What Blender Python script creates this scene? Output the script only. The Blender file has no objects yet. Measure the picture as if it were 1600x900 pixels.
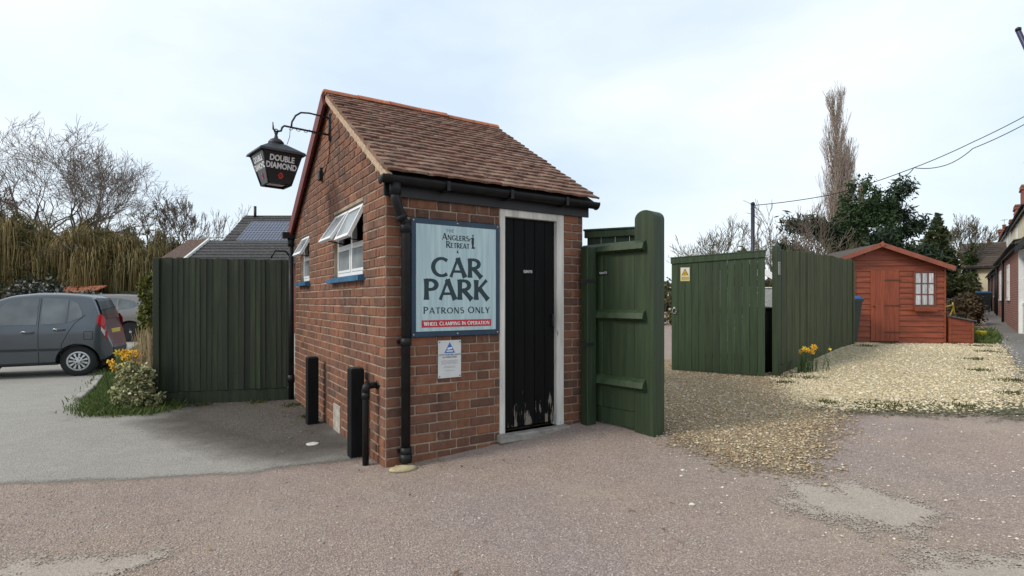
import bpy, bmesh, math, random
import numpy as np
from mathutils import Vector, Matrix
random.seed(7); RNG = np.random.default_rng(7)
R = math.radians
scene = bpy.context.scene
COL = scene.collection

# ------------------------------------------------------------------ camera, sky, sun, exposure
CAMZ = 1.29
cam_d = bpy.data.cameras.new('camera'); cam = bpy.data.objects.new('camera', cam_d); COL.objects.link(cam)
cam.location = (0, 0, CAMZ); cam.rotation_euler = (R(90), 0, 0)
cam_d.sensor_width = 36; cam_d.lens = 36 * 830 / 1600; cam_d.shift_y = 20 / 1600
cam_d.clip_start = 0.05; cam_d.clip_end = 2000
scene.camera = cam
SUN_AZ = (-0.92, -0.39); SUN_EL = R(38)
sun_d = bpy.data.lights.new('sun', 'SUN'); sun = bpy.data.objects.new('sun', sun_d); COL.objects.link(sun)
sun_d.energy = 1.5; sun_d.angle = R(12); sun_d.color = (1.0, 0.93, 0.82)
sv = Vector((SUN_AZ[0] * math.cos(SUN_EL), SUN_AZ[1] * math.cos(SUN_EL), math.sin(SUN_EL)))
sun.rotation_euler = sv.to_track_quat('Z', 'Y').to_euler(); sun.location = sv * 60
world = bpy.data.worlds.new('World'); scene.world = world; world.use_nodes = True
def make_world():
    nt = world.node_tree; N = nt.nodes; L = nt.links; N.clear()
    out = N.new('ShaderNodeOutputWorld')
    sky = N.new('ShaderNodeTexSky'); sky.sky_type = 'NISHITA'; sky.sun_disc = False
    sky.sun_elevation = SUN_EL; sky.sun_rotation = math.atan2(SUN_AZ[0], SUN_AZ[1])
    sky.air_density = 1.0; sky.dust_density = 2.0
    b1 = N.new('ShaderNodeBackground'); b1.inputs['Strength'].default_value = 0.10
    L.new(sky.outputs[0], b1.inputs[0])
    tc = N.new('ShaderNodeTexCoord'); mp = N.new('ShaderNodeMapping'); mp.inputs['Scale'].default_value = (1.0, 1.0, 2.6)
    mp.inputs['Location'].default_value = (3.1, 0.4, 1.3)
    L.new(tc.outputs['Generated'], mp.inputs[0])
    n1 = N.new('ShaderNodeTexNoise'); n1.inputs['Scale'].default_value = 1.5; n1.inputs['Detail'].default_value = 6; n1.inputs['Roughness'].default_value = 0.5
    L.new(mp.outputs[0], n1.inputs['Vector'])
    rp = N.new('ShaderNodeValToRGB'); rp.color_ramp.elements[0].position = 0.36; rp.color_ramp.elements[0].color = (0.56, 0.665, 0.77, 1)
    rp.color_ramp.elements[1].position = 0.70; rp.color_ramp.elements[1].color = (0.84, 0.885, 0.915, 1)
    L.new(n1.outputs['Fac'], rp.inputs[0])
    b2 = N.new('ShaderNodeBackground'); b2.inputs['Strength'].default_value = 0.93
    L.new(rp.outputs[0], b2.inputs[0])
    mx = N.new('ShaderNodeMixShader'); mx.inputs[0].default_value = 0.86
    L.new(b1.outputs[0], mx.inputs[1]); L.new(b2.outputs[0], mx.inputs[2]); L.new(mx.outputs[0], out.inputs[0])
make_world()
vs = scene.view_settings; vs.view_transform = 'Standard'; vs.look = 'None'; vs.exposure = 0.58; vs.gamma = 1.0; vs.use_curve_mapping = False

# ------------------------------------------------------------------ mesh helpers
class MB:
    def __init__(s): s.v = []; s.f = []; s.sm = []
    def add(s, vs, fs, smooth=False):
        b = len(s.v); s.v += [tuple(p) for p in vs]
        for f in fs: s.f.append(tuple(i + b for i in f)); s.sm.append(smooth)
        return s
    def hexa(s, p):   # 8 points: bottom ring 0-3 (ccw from above), top ring 4-7
        return s.add(p, [(3,2,1,0),(4,5,6,7),(0,1,5,4),(1,2,6,5),(2,3,7,6),(3,0,4,7)])
    def box(s, x0, x1, y0, y1, z0, z1):
        return s.hexa([(x0,y0,z0),(x1,y0,z0),(x1,y1,z0),(x0,y1,z0),(x0,y0,z1),(x1,y0,z1),(x1,y1,z1),(x0,y1,z1)])
    def bbox(s, x0, x1, y0, y1, z0, z1, b=0.004):  # chamfered box
        xs=(x0,x0+b,x1-b,x1); ys=(y0,y0+b,y1-b,y1); zs=(z0,z0+b,z1-b,z1)
        idx={}; V=[]
        def P(i,j,k):
            if (i,j,k) not in idx: idx[(i,j,k)]=len(V); V.append((xs[i],ys[j],zs[k]))
            return idx[(i,j,k)]
        F=[]
        F.append((P(1,1,0),P(1,2,0),P(2,2,0),P(2,1,0))); F.append((P(1,1,3),P(2,1,3),P(2,2,3),P(1,2,3)))
        F.append((P(1,0,1),P(2,0,1),P(2,0,2),P(1,0,2))); F.append((P(1,3,1),P(1,3,2),P(2,3,2),P(2,3,1)))
        F.append((P(0,1,1),P(0,1,2),P(0,2,2),P(0,2,1))); F.append((P(3,1,1),P(3,2,1),P(3,2,2),P(3,1,2)))
        # edge chamfers
        F += [(P(1,1,0),P(2,1,0),P(2,0,1),P(1,0,1)),(P(1,2,0),P(1,3,1),P(2,3,1),P(2,2,0)),
              (P(1,1,0),P(0,1,1),P(0,2,1),P(1,2,0)),(P(2,1,0),P(2,2,0),P(3,2,1),P(3,1,1)),
              (P(1,1,3),P(1,0,2),P(2,0,2),P(2,1,3)),(P(1,2,3),P(2,2,3),P(2,3,2),P(1,3,2)),
              (P(1,1,3),P(1,2,3),P(0,2,2),P(0,1,2)),(P(2,1,3),P(3,1,2),P(3,2,2),P(2,2,3)),
              (P(1,0,1),P(1,0,2),P(0,1,2),P(0,1,1)),(P(2,0,1),P(3,1,1),P(3,1,2),P(2,0,2)),
              (P(1,3,1),P(0,2,1),P(0,2,2),P(1,3,2)),(P(2,3,1),P(2,3,2),P(3,2,2),P(3,2,1)),
              (P(1,1,0),P(1,0,1),P(0,1,1)),(P(2,1,0),P(3,1,1),P(2,0,1)),(P(1,2,0),P(0,2,1),P(1,3,1)),(P(2,2,0),P(2,3,1),P(3,2,1)),
              (P(1,1,3),P(0,1,2),P(1,0,2)),(P(2,1,3),P(2,0,2),P(3,1,2)),(P(1,2,3),P(1,3,2),P(0,2,2)),(P(2,2,3),P(3,2,2),P(2,3,2))]
        return s.add(V,F)
    def prism(s, poly, fr):  # poly: list of 2d pts; fr: function (u,v,w)->xyz ; w in 0..1
        n=len(poly); V=[fr(u,v,0) for u,v in poly]+[fr(u,v,1) for u,v in poly]
        F=[tuple(range(n-1,-1,-1)),tuple(range(n,2*n))]+[(i,(i+1)%n,n+(i+1)%n,n+i) for i in range(n)]
        return s.add(V,F)
    def tube(s, pts, r, n=8, cap=True, smooth=True):
        pts=[Vector(p) for p in pts]; m=len(pts)
        rs=r if isinstance(r,(list,tuple)) else [r]*m
        V=[]; up=None
        for i in range(m):
            d=(pts[min(i+1,m-1)]-pts[max(i-1,0)])
            if d.length<1e-9: d=Vector((0,0,1))
            d.normalize()
            if up is None:
                up=Vector((0,0,1)) if abs(d.z)<0.9 else Vector((1,0,0))
            a=d.cross(up)
            if a.length<1e-6: a=d.cross(Vector((0.3,1,0.2)))
            a.normalize(); b=a.cross(d).normalized(); up=b
            for k in range(n):
                t=2*math.pi*k/n; V.append(pts[i]+(a*math.cos(t)+b*math.sin(t))*rs[i])
        F=[]
        for i in range(m-1):
            for k in range(n): F.append((i*n+k,i*n+(k+1)%n,(i+1)*n+(k+1)%n,(i+1)*n+k))
        if cap: F.append(tuple(range(n-1,-1,-1))); F.append(tuple(range((m-1)*n,m*n)))
        return s.add(V,F,smooth)
    def lathe(s, prof, n=24, fr=lambda x,y,z:(x,y,z), smooth=True):  # prof (r,z)
        V=[]; m=len(prof)
        for r,z in prof:
            for k in range(n): t=2*math.pi*k/n; V.append(fr(r*math.cos(t),r*math.sin(t),z))
        F=[]
        for i in range(m-1):
            for k in range(n): F.append((i*n+k,i*n+(k+1)%n,(i+1)*n+(k+1)%n,(i+1)*n+k))
        F.append(tuple(range(n-1,-1,-1))); F.append(tuple(range((m-1)*n,m*n)))
        return s.add(V,F,smooth)
    def grid(s, fn, nu, nv, smooth=True, flip=False):
        V=[fn(i/nu,j/nv) for i in range(nu+1) for j in range(nv+1)]; F=[]
        for i in range(nu):
            for j in range(nv):
                a=i*(nv+1)+j; q=(a,a+nv+1,a+nv+2,a+1); F.append(q[::-1] if flip else q)
        return s.add(V,F,smooth)
    def mesh(s, name):
        me=bpy.data.meshes.new(name); me.from_pydata(s.v,[],s.f)
        if any(s.sm): me.polygons.foreach_set('use_smooth', s.sm)
        me.update(); return me
    def build(s, name, mat, parent=None, loc=(0,0,0), rz=0.0):
        return link(name, s.mesh(name), mat, parent, loc, rz)
def link(name, me, mat, parent=None, loc=(0,0,0), rz=0.0):
    if mat is not None and not me.materials: me.materials.append(mat)
    o=bpy.data.objects.new(name, me); COL.objects.link(o); o.location=loc; o.rotation_euler=(0,0,rz)
    if parent is not None: o.parent=parent
    return o
def np_mesh(name, V, F, smooth=False):
    V=np.asarray(V,dtype=np.float32); F=np.asarray(F,dtype=np.int32); k=F.shape[1]
    me=bpy.data.meshes.new(name); me.vertices.add(len(V)); me.vertices.foreach_set('co',V.ravel())
    me.loops.add(F.size); me.loops.foreach_set('vertex_index',F.ravel())
    me.polygons.add(len(F)); me.polygons.foreach_set('loop_start',np.arange(0,F.size,k,dtype=np.int32))
    if smooth: me.polygons.foreach_set('use_smooth',np.ones(len(F),dtype=bool))
    me.update(calc_edges=True); me.validate(); return me
def tag(o, label=None, cat=None, group=None, kind=None):
    if label: o['label']=label
    if cat: o['category']=cat
    if group: o['group']=group
    if kind: o['kind']=kind
    return o
def thing(name, label, cat, loc=(0,0,0), rz=0.0, group=None):
    o=bpy.data.objects.new(name,None); COL.objects.link(o); o.location=loc; o.rotation_euler=(0,0,rz); o.empty_display_size=0.1
    return tag(o,label,cat,group)
def text_mesh(body, size, bold=0.0, ext=0.001, sx=1.0, align='CENTER', spacing=1.0):
    cu=bpy.data.curves.new('t','FONT'); cu.body=body; cu.size=size; cu.extrude=ext; cu.offset=bold; cu.align_x=align; cu.align_y='CENTER'; cu.space_character=spacing
    cu.resolution_u=3
    ob=bpy.data.objects.new('t',cu); COL.objects.link(ob)
    dg=bpy.context.evaluated_depsgraph_get(); me=bpy.data.meshes.new_from_object(ob.evaluated_get(dg)); 
    bpy.data.objects.remove(ob); bpy.data.curves.remove(cu)
    if sx!=1.0:
        for v in me.vertices: v.co.x*=sx
    me.materials.clear()
    return me

# ------------------------------------------------------------------ material helpers
def _mat(name):
    m=bpy.data.materials.new(name); m.use_nodes=True; nt=m.node_tree; bs=nt.nodes['Principled BSDF']; return m,nt,nt.nodes,nt.links,bs
def coords(nt, space='Object', scale=(1,1,1), rnd=True):
    N,L=nt.nodes,nt.links
    if space=='World':
        g=N.new('ShaderNodeNewGeometry'); src=g.outputs['Position']
    else:
        src=N.new('ShaderNodeTexCoord').outputs['Object']
    if rnd and space!='World':
        oi=N.new('ShaderNodeObjectInfo'); ml=N.new('ShaderNodeMath'); ml.operation='MULTIPLY'; ml.inputs[1].default_value=57.0; L.new(oi.outputs['Random'],ml.inputs[0])
        ad=N.new('ShaderNodeVectorMath'); ad.operation='ADD'; L.new(src,ad.inputs[0]); L.new(ml.outputs[0],ad.inputs[1]); src=ad.outputs[0]
    mp=N.new('ShaderNodeMapping'); mp.inputs['Scale'].default_value=scale; L.new(src,mp.inputs[0]); return mp.outputs[0]
def noise(nt, vec, scale, detail=4, rough=0.55):
    n=nt.nodes.new('ShaderNodeTexNoise'); n.inputs['Scale'].default_value=scale; n.inputs['Detail'].default_value=detail; n.inputs['Roughness'].default_value=rough
    nt.links.new(vec,n.inputs['Vector']); return n.outputs['Fac']
def ramp(nt, fac, stops):
    r=nt.nodes.new('ShaderNodeValToRGB'); e=r.color_ramp.elements
    while len(e)<len(stops): e.new(0.5)
    for i,(p,c) in enumerate(stops):
        e[i].position=p; e[i].color=(c,c,c,1) if isinstance(c,(int,float)) else (*c,1)
    nt.links.new(fac,r.inputs[0]); return r.outputs[0]
def mixc(nt, fac, a, b, mode='MIX'):
    m=nt.nodes.new('ShaderNodeMix'); m.data_type='RGBA'; m.blend_type=mode
    for sock,val in ((m.inputs['Factor'],fac),(m.inputs['A'],a),(m.inputs['B'],b)):
        if hasattr(val,'is_output'): nt.links.new(val,sock)
        elif isinstance(val,(int,float)): sock.default_value=val if sock.type=='VALUE' else (val,val,val,1)
        else: sock.default_value=(*val,1)
    return m.outputs['Result']
def math_n(nt, op, a, b=0.0, c=None):
    m=nt.nodes.new('ShaderNodeMath'); m.operation=op
    for i,val in enumerate((a,b,c)):
        if val is None: continue
        if hasattr(val,'is_output'): nt.links.new(val,m.inputs[i])
        else: m.inputs[i].default_value=val
    return m.outputs[0]
def bump(nt, h, strength=0.3, dist=0.01):
    b=nt.nodes.new('ShaderNodeBump'); b.inputs['Strength'].default_value=strength; b.inputs['Distance'].default_value=dist
    nt.links.new(h,b.inputs['Height']); nt.links.new(b.outputs[0],nt.nodes['Principled BSDF'].inputs['Normal']); return b
def rand_val(nt):
    N=nt.nodes; oi=N.new('ShaderNodeObjectInfo'); g=N.new('ShaderNodeNewGeometry')
    s=math_n(nt,'ADD',oi.outputs['Random'],g.outputs['Random Per Island']); return math_n(nt,'FRACT',s)
def sc(c,k): return tuple(min(1,x*k) for x in c)
def pm(name, c, var=0.25, scale=6, stretch=(1,1,1), rough=0.7, bmp=0.2, bscale=40, bdist=0.004, metal=0.0, rnd=0.2, space='Object', c2=None, spec=None, detail=4):
    m,nt,N,L,bs=_mat(name)
    v=coords(nt,space,stretch); n=noise(nt,v,scale,detail)
    col=ramp(nt,n,[(0.3,sc(c,1-var)),(0.7,c2 if c2 else sc(c,1+var))])
    if rnd:
        rv=rand_val(nt); k=ramp(nt,rv,[(0.0,1-rnd),(1.0,min(1.0,1.0))]); col=mixc(nt,1.0,col,k,'MULTIPLY')
    L.new(col,bs.inputs['Base Color']); bs.inputs['Roughness'].default_value=rough; bs.inputs['Metallic'].default_value=metal
    if spec is not None: bs.inputs['Specular IOR Level'].default_value=spec
    if bmp: bump(nt,noise(nt,v,bscale,3),bmp,bdist)
    return m
def flat(name,c,rough=0.5,metal=0.0,spec=None):
    m,nt,N,L,bs=_mat(name); bs.inputs['Base Color'].default_value=(*c,1); bs.inputs['Roughness'].default_value=rough; bs.inputs['Metallic'].default_value=metal
    if spec is not None: bs.inputs['Specular IOR Level'].default_value=spec
    return m
M={}
def mk_brick(name, stops, mossy=0.0):
    m,nt,N,L,bs=_mat(name)
    rv=rand_val(nt); col=ramp(nt,rv,stops)
    v=coords(nt,'Object',(1,1,1)); n=noise(nt,v,22,5,0.65); col=mixc(nt,0.75,col,ramp(nt,n,[(0.25,0.4),(0.5,0.85),(0.8,1.0)]),'MULTIPLY')
    w=coords(nt,'World'); d=noise(nt,w,1.7,5,0.6); col=mixc(nt,ramp(nt,d,[(0.48,0.0),(0.72,0.6)]),col,(0.10,0.065,0.05))
    n3=noise(nt,w,5.0,6,0.7); col=mixc(nt,ramp(nt,n3,[(0.58,0.0),(0.78,0.5)]),col,(0.40,0.32,0.25))
    n4=noise(nt,w,0.9,3,0.6); col=mixc(nt,ramp(nt,n4,[(0.5,0.0),(0.7,0.45)]),col,(0.36,0.13,0.06))
    sv_=coords(nt,'World',(5,5,.45)); col=mixc(nt,0.6,col,ramp(nt,noise(nt,sv_,1.6,5,.65),[(0.35,0.5),(0.55,1.0)]),'MULTIPLY')
    L.new(col,bs.inputs['Base Color']); bs.inputs['Roughness'].default_value=0.88
    bump(nt,noise(nt,v,70,5,0.7),0.7,0.004); return m
M['brick']=mk_brick('brick_material',[(0.0,(0.115,0.056,0.039)),(0.2,(0.16,0.072,0.045)),(0.6,(0.205,0.087,0.051)),(0.85,(0.255,0.103,0.054)),(0.95,(0.25,0.108,0.057)),(1.0,(0.16,0.09,0.066))])
M['brick_far']=mk_brick('far_brick_material',[(0.0,(0.2,0.07,0.05)),(0.5,(0.3,0.10,0.07)),(1.0,(0.36,0.14,0.09))])
M['mortar']=pm('mortar_material',(0.32,0.25,0.185),0.3,9,rough=0.95,bmp=0.8,bscale=90,bdist=0.006,rnd=0,space='World')
def mk_tile(name,stops):
    m,nt,N,L,bs=_mat(name)
    rv=rand_val(nt); col=ramp(nt,rv,stops); v=coords(nt,'Object'); w=coords(nt,'World')
    col=mixc(nt,0.6,col,ramp(nt,noise(nt,v,18,5,0.7),[(0.3,0.5),(0.7,1.0)]),'MULTIPLY')
    l=noise(nt,w,7,6,0.75); col=mixc(nt,ramp(nt,l,[(0.48,0.0),(0.66,0.8)]),col,(0.055,0.045,0.032))
    l2=noise(nt,w,13,5,0.7); col=mixc(nt,ramp(nt,l2,[(0.56,0.0),(0.72,0.6)]),col,(0.36,0.32,0.25))
    L.new(col,bs.inputs['Base Color']); bs.inputs['Roughness'].default_value=0.9; bump(nt,noise(nt,v,60,4,0.7),0.6,0.004); return m
M['tile']=mk_tile('roof_tile_material',[(0.0,(0.17,0.080,0.052)),(0.4,(0.215,0.102,0.066)),(0.75,(0.245,0.125,0.082)),(1.0,(0.28,0.17,0.12))])
M['ridge']=pm('ridge_tile_material',(0.40,0.135,0.065),0.3,14,rough=.9,bmp=.4,bscale=50,rnd=.3)
M['green']=pm('green_painted_wood',(0.027,0.052,0.018),0.38,3.5,(9,9,0.5),0.6,0.45,16,0.004,rnd=0.42)
M['green_dark']=pm('dark_green_painted_wood',(0.024,0.036,0.013),0.45,3,(9,9,0.6),0.65,0.45,14,0.004,rnd=0.5)
M['green_old']=pm('weathered_green_wood',(0.058,0.070,0.026),0.45,3,(9,9,0.6),0.8,0.5,14,0.005,rnd=0.4)
def mk_peel(name, paint, under, zlo, amount):
    m,nt,N,L,bs=_mat(name); v=coords(nt,'Object',(16,16,2.2)); n=noise(nt,v,1.6,6,0.65)
    tc=N.new('ShaderNodeTexCoord'); sx=N.new('ShaderNodeSeparateXYZ'); L.new(tc.outputs['Object'],sx.inputs[0])
    g=ramp(nt,math_n(nt,'MULTIPLY_ADD',sx.outputs['Z'],1/zlo,0.0),[(0.0,amount),(0.6,amount*0.25),(1.0,0.02)])
    f=math_n(nt,'GREATER_THAN',math_n(nt,'ADD',n,g),0.74)
    c1=ramp(nt,noise(nt,v,0.7,3),[(0.3,sc(paint,0.7)),(0.7,sc(paint,1.3))]); L.new(mixc(nt,f,c1,under),bs.inputs['Base Color'])
    bs.inputs['Roughness'].default_value=0.6; bs.inputs['Specular IOR Level'].default_value=0.12; bump(nt,math_n(nt,'MULTIPLY_ADD',f,-0.6,n),0.5,0.003); return m
M['black_door']=mk_peel('peeling_black_paint',(0.005,0.005,0.005),(0.20,0.17,0.14),0.55,0.21)
M['white_frame']=mk_peel('worn_white_paint',(0.62,0.60,0.55),(0.22,0.18,0.13),1.9,0.12)
M['white']=pm('white_gloss_paint',(0.74,0.75,0.75),0.06,8,rough=0.4,bmp=0.05,rnd=0)
M['blue']=pm('blue_painted_sill',(0.02,0.10,0.20),0.3,8,rough=0.55,bmp=0.1,rnd=0)
M['black']=pm('black_paint',(0.007,0.007,0.008),0.3,10,rough=0.5,bmp=0.15,rnd=0)
M['black_plastic']=pm('black_pipe_plastic',(0.009,0.009,0.010),0.4,12,rough=0.5,bmp=0.08,rnd=0,spec=.3)
M['black_wood']=pm('black_stained_timber',(0.008,0.008,0.009),0.3,5,(8,8,1),rough=0.85,bmp=0.5,bscale=12,rnd=0,spec=0.2)
M['iron']=pm('black_wrought_iron',(0.010,0.010,0.014),0.4,30,rough=0.5,bmp=0.2,rnd=0)
M['barge']=pm('dark_red_bargeboard',(0.13,0.02,0.015),0.3,5,(1,1,1),rough=0.6,bmp=0.15,rnd=0)
M['stone']=pm('worn_stone_sill',(0.27,0.25,0.22),0.3,12,rough=0.9,bmp=0.4,bscale=60,rnd=0)
M['verge_mortar']=pm('verge_mortar',(0.42,0.31,0.21),0.35,25,rough=0.95,bmp=0.8,bscale=50,rnd=0)
M['void']=flat('dark_interior',(0.012,0.011,0.010),0.9)
M['frosted']=pm('frosted_window_glass',(0.24,0.27,0.28),0.2,4,rough=0.18,bmp=0.05,bscale=120,rnd=0.3)
M['steel']=pm('galvanised_steel',(0.42,0.42,0.42),0.2,20,rough=0.4,metal=0.8,bmp=0.1,rnd=0)
M['concrete']=pm('concrete_surface',(0.30,0.28,0.25),0.25,6,rough=0.92,bmp=0.4,bscale=80,rnd=0)

# ------------------------------------------------------------------ terrain height
_CP=np.array([(0,0,0),(-3,0,0),(3,0,0),(-.98,4.1,0.0),(.68,5.17,.135),(0.0,4.75,.05),(1.22,4.7,.09),(.75,5.25,.11),(-2.9,7.1,-.04),(-1.9,5.6,-.02),(-4.4,6.7,-.03),(-7.6,9.5,-.06),(-12,9,-.06),(-12.6,17.5,-.06),(-9,14,-.06),
 (-20,25,-.05),(-5,3,0),(-9,3,-.02),(4.1,8.3,.09),(2.7,9.05,.1),(7.2,11.2,.36),(8,12,.33),(10,12,.33),(12.5,12,.36),(17,18.1,.36),(24,26,.70),(30,33,.82),(2.1,3.9,.04),(3.4,5.5,.10),(4.6,4.8,.16),(6.3,6.5,.29),(8,7,.32),(6,3,.08),
 (0,14,.05),(0,30,.1),(-10,40,0),(15,45,.5),(45,50,.9),(60,20,.6),(-60,10,0),(-60,60,0),(0,90,.2),(60,90,.9),(0,-30,0),(-50,-30,0),(50,-30,.3)],dtype=float)
def _kern(d2): return np.sqrt(d2+1.5)
_A=_kern(((_CP[:,None,:2]-_CP[None,:,:2])**2).sum(-1)); _n=len(_CP)
_S=np.zeros((_n+1,_n+1)); _S[:_n,:_n]=_A+np.eye(_n)*-0.02; _S[_n,:_n]=1; _S[:_n,_n]=1
_W=np.linalg.solve(_S,np.append(_CP[:,2],0))
def gzn(x,y):
    x=np.asarray(x,float); y=np.asarray(y,float); sh=x.shape; P=np.stack([x.ravel(),y.ravel()],-1); out=np.empty(len(P))
    for i in range(0,len(P),20000):
        q=P[i:i+20000]; out[i:i+20000]=_kern(((q[:,None]-_CP[None,:,:2])**2).sum(-1))@_W[:_n]+_W[_n]
    return np.clip(out,-0.3,1.2).reshape(sh)
def gz(x,y): return float(gzn([x],[y])[0])
# ------------------------------------------------------------------ ground and surfaces
def mk_chip(name, cols, cell, tint_a, tint_b, bstr=0.9, edge=None, patch=None, moss=None, gap=0.45):
    m,nt,N,L,bs=_mat(name); w=coords(nt,'World')
    wob=N.new('ShaderNodeTexNoise'); wob.inputs['Scale'].default_value=30; L.new(w,wob.inputs['Vector'])
    vo=N.new('ShaderNodeTexVoronoi'); vo.inputs['Scale'].default_value=cell; L.new(w,vo.inputs['Vector'])
    sep=N.new('ShaderNodeSeparateColor'); L.new(vo.outputs['Color'],sep.inputs[0])
    col=ramp(nt,sep.outputs[0],cols)
    big=noise(nt,w,0.55,5,0.6); col=mixc(nt,1.0,col,ramp(nt,big,[(0.35,tint_a),(0.65,tint_b)]),'MULTIPLY')
    mid=noise(nt,w,3.5,6,0.7); col=mixc(nt,1.0,col,ramp(nt,mid,[(0.3,0.85),(0.7,1.0)]),'MULTIPLY')
    fine=noise(nt,w,160,2,0.6); col=mixc(nt,1.0,col,ramp(nt,fine,[(0.3,0.72),(0.65,1.0)]),'MULTIPLY')
    # gaps between chippings are bitumen
    col=mixc(nt,ramp(nt,vo.outputs['Distance'],[(0.45,0.0),(0.75,gap)]),col,sc(cols[0][1],0.45))
    if patch: col=mixc(nt,ramp(nt,noise(nt,w,patch[0],6,0.65),[(patch[1],0.0),(patch[2],patch[4])]),col,patch[3])
    if moss: col=mixc(nt,ramp(nt,noise(nt,w,moss[0],6,0.75),[(moss[1],0.0),(moss[2],0.8)]),col,moss[3])
    L.new(col,bs.inputs['Base Color']); bs.inputs['Roughness'].default_value=0.93; bs.inputs['Specular IOR Level'].default_value=0.3
    h=math_n(nt,'SUBTRACT',1.0,vo.outputs['Distance']); h=math_n(nt,'ADD',h,math_n(nt,'MULTIPLY',fine,0.4))
    bump(nt,h,bstr,0.9/cell)
    if edge:
        at=N.new('ShaderNodeAttribute'); at.attribute_name='edge'
        e=math_n(nt,'ADD',at.outputs['Fac'],math_n(nt,'MULTIPLY',math_n(nt,'SUBTRACT',noise(nt,w,edge[1],6,0.7),0.5),edge[0]))
        e=math_n(nt,'ADD',e,math_n(nt,'MULTIPLY',math_n(nt,'SUBTRACT',sep.outputs[1],0.5),edge[2]))
        f=ramp(nt,math_n(nt,'MULTIPLY_ADD',e,1.0/edge[3],0.5),[(0.0,0.0),(1.0,1.0)])
        tr=N.new('ShaderNodeBsdfTransparent'); mx=N.new('ShaderNodeMixShader'); L.new(f,mx.inputs[0]); L.new(tr.outputs[0],mx.inputs[1]); L.new(bs.outputs[0],mx.inputs[2])
        L.new(mx.outputs[0],N['Material Output'].inputs[0])
    return m
PINK=[(0.0,(0.29,0.235,0.21)),(0.3,(0.37,0.31,0.28)),(0.6,(0.42,0.35,0.31)),(0.85,(0.47,0.41,0.37)),(1.0,(0.60,0.55,0.49))]
M['chip']=mk_chip('chip_sealed_forecourt',PINK,125,(1.05,0.95,0.84),(0.95,0.89,0.92),0.75,patch=(0.8,0.52,0.72,(0.40,0.33,0.255),0.55),moss=(1.6,0.66,0.80,(0.20,0.165,0.135)))
GREY=[(0.0,(0.35,0.332,0.30)),(0.5,(0.42,0.398,0.36)),(1.0,(0.48,0.458,0.415))]
M['asphalt']=mk_chip('worn_grey_asphalt',GREY,110,(0.93,0.92,0.90),(1,1,1),0.45,edge=(0.35,1.3,0.06,0.10),patch=(1.1,0.60,0.78,(0.17,0.155,0.14),0.7))
M['dark_patch']=mk_chip('dark_asphalt',[(0.0,(0.085,0.075,0.065)),(0.6,(0.13,0.115,0.10)),(1.0,(0.20,0.18,0.16))],95,(0.85,0.85,0.85),(1,1,1),0.6,edge=(0.9,0.9,0.08,0.75))  # darker brown asphalt tone, fading out over a wide ragged edge
GOLD=[(0.0,(0.22,0.15,0.085)),(0.35,(0.37,0.265,0.155)),(0.7,(0.46,0.36,0.225)),(1.0,(0.66,0.58,0.44))]
PALE=[(0.0,(0.38,0.30,0.17)),(0.35,(0.54,0.45,0.28)),(0.7,(0.65,0.55,0.37)),(1.0,(0.80,0.73,0.58))]
M['gold']=mk_chip('golden_gravel',[(0.0,(0.30,0.22,0.13)),(0.5,(0.42,0.32,0.20)),(1.0,(0.60,0.52,0.39))],62,(0.85,0.82,0.8),(1,1,1),1.0,gap=.4,edge=(0.8,1.6,0.55,0.12),moss=(1.3,0.64,0.76,(0.22,0.18,0.09)))
M['pale']=mk_chip('pale_gravel',PALE,60,(0.92,0.9,0.86),(1,1,1),1.0,gap=.25,edge=(0.9,1.3,0.5,0.15),moss=(0.8,0.66,0.76,(0.16,0.15,0.06)))
M['cpatch']=mk_chip('old_concrete_patch',[(0.0,(0.43,0.37,0.31)),(1.0,(0.55,0.475,0.395))],130,(0.95,0.95,0.95),(1,1,1),0.3,edge=(0.75,3.4,0.16,0.05),moss=(4,0.62,0.8,(0.33,0.28,0.24)))
M['path']=mk_chip('concrete_path_material',[(0.0,(0.20,0.19,0.18)),(1.0,(0.28,0.265,0.25))],60,(0.85,0.85,0.82),(1,1,1),0.4,edge=(0.2,2,0.06,0.05),moss=(2.0,0.62,0.75,(0.08,0.08,0.035)))
M['soil']=mk_chip('mossy_turf',[(0.0,(0.035,0.05,0.018)),(0.6,(0.06,0.085,0.03)),(1.0,(0.11,0.11,0.05))],60,(0.8,0.85,0.8),(1,1,1),0.6,edge=(0.2,4,0.06,0.05))
M['mossband']=mk_chip('mossy_gravel_edge',[(0.0,(0.07,0.065,0.03)),(0.5,(0.15,0.14,0.075)),(1.0,(0.36,0.32,0.22))],48,(0.8,0.85,0.75),(1,1,1),0.9,edge=(0.9,2.2,0.4,0.2))

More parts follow.
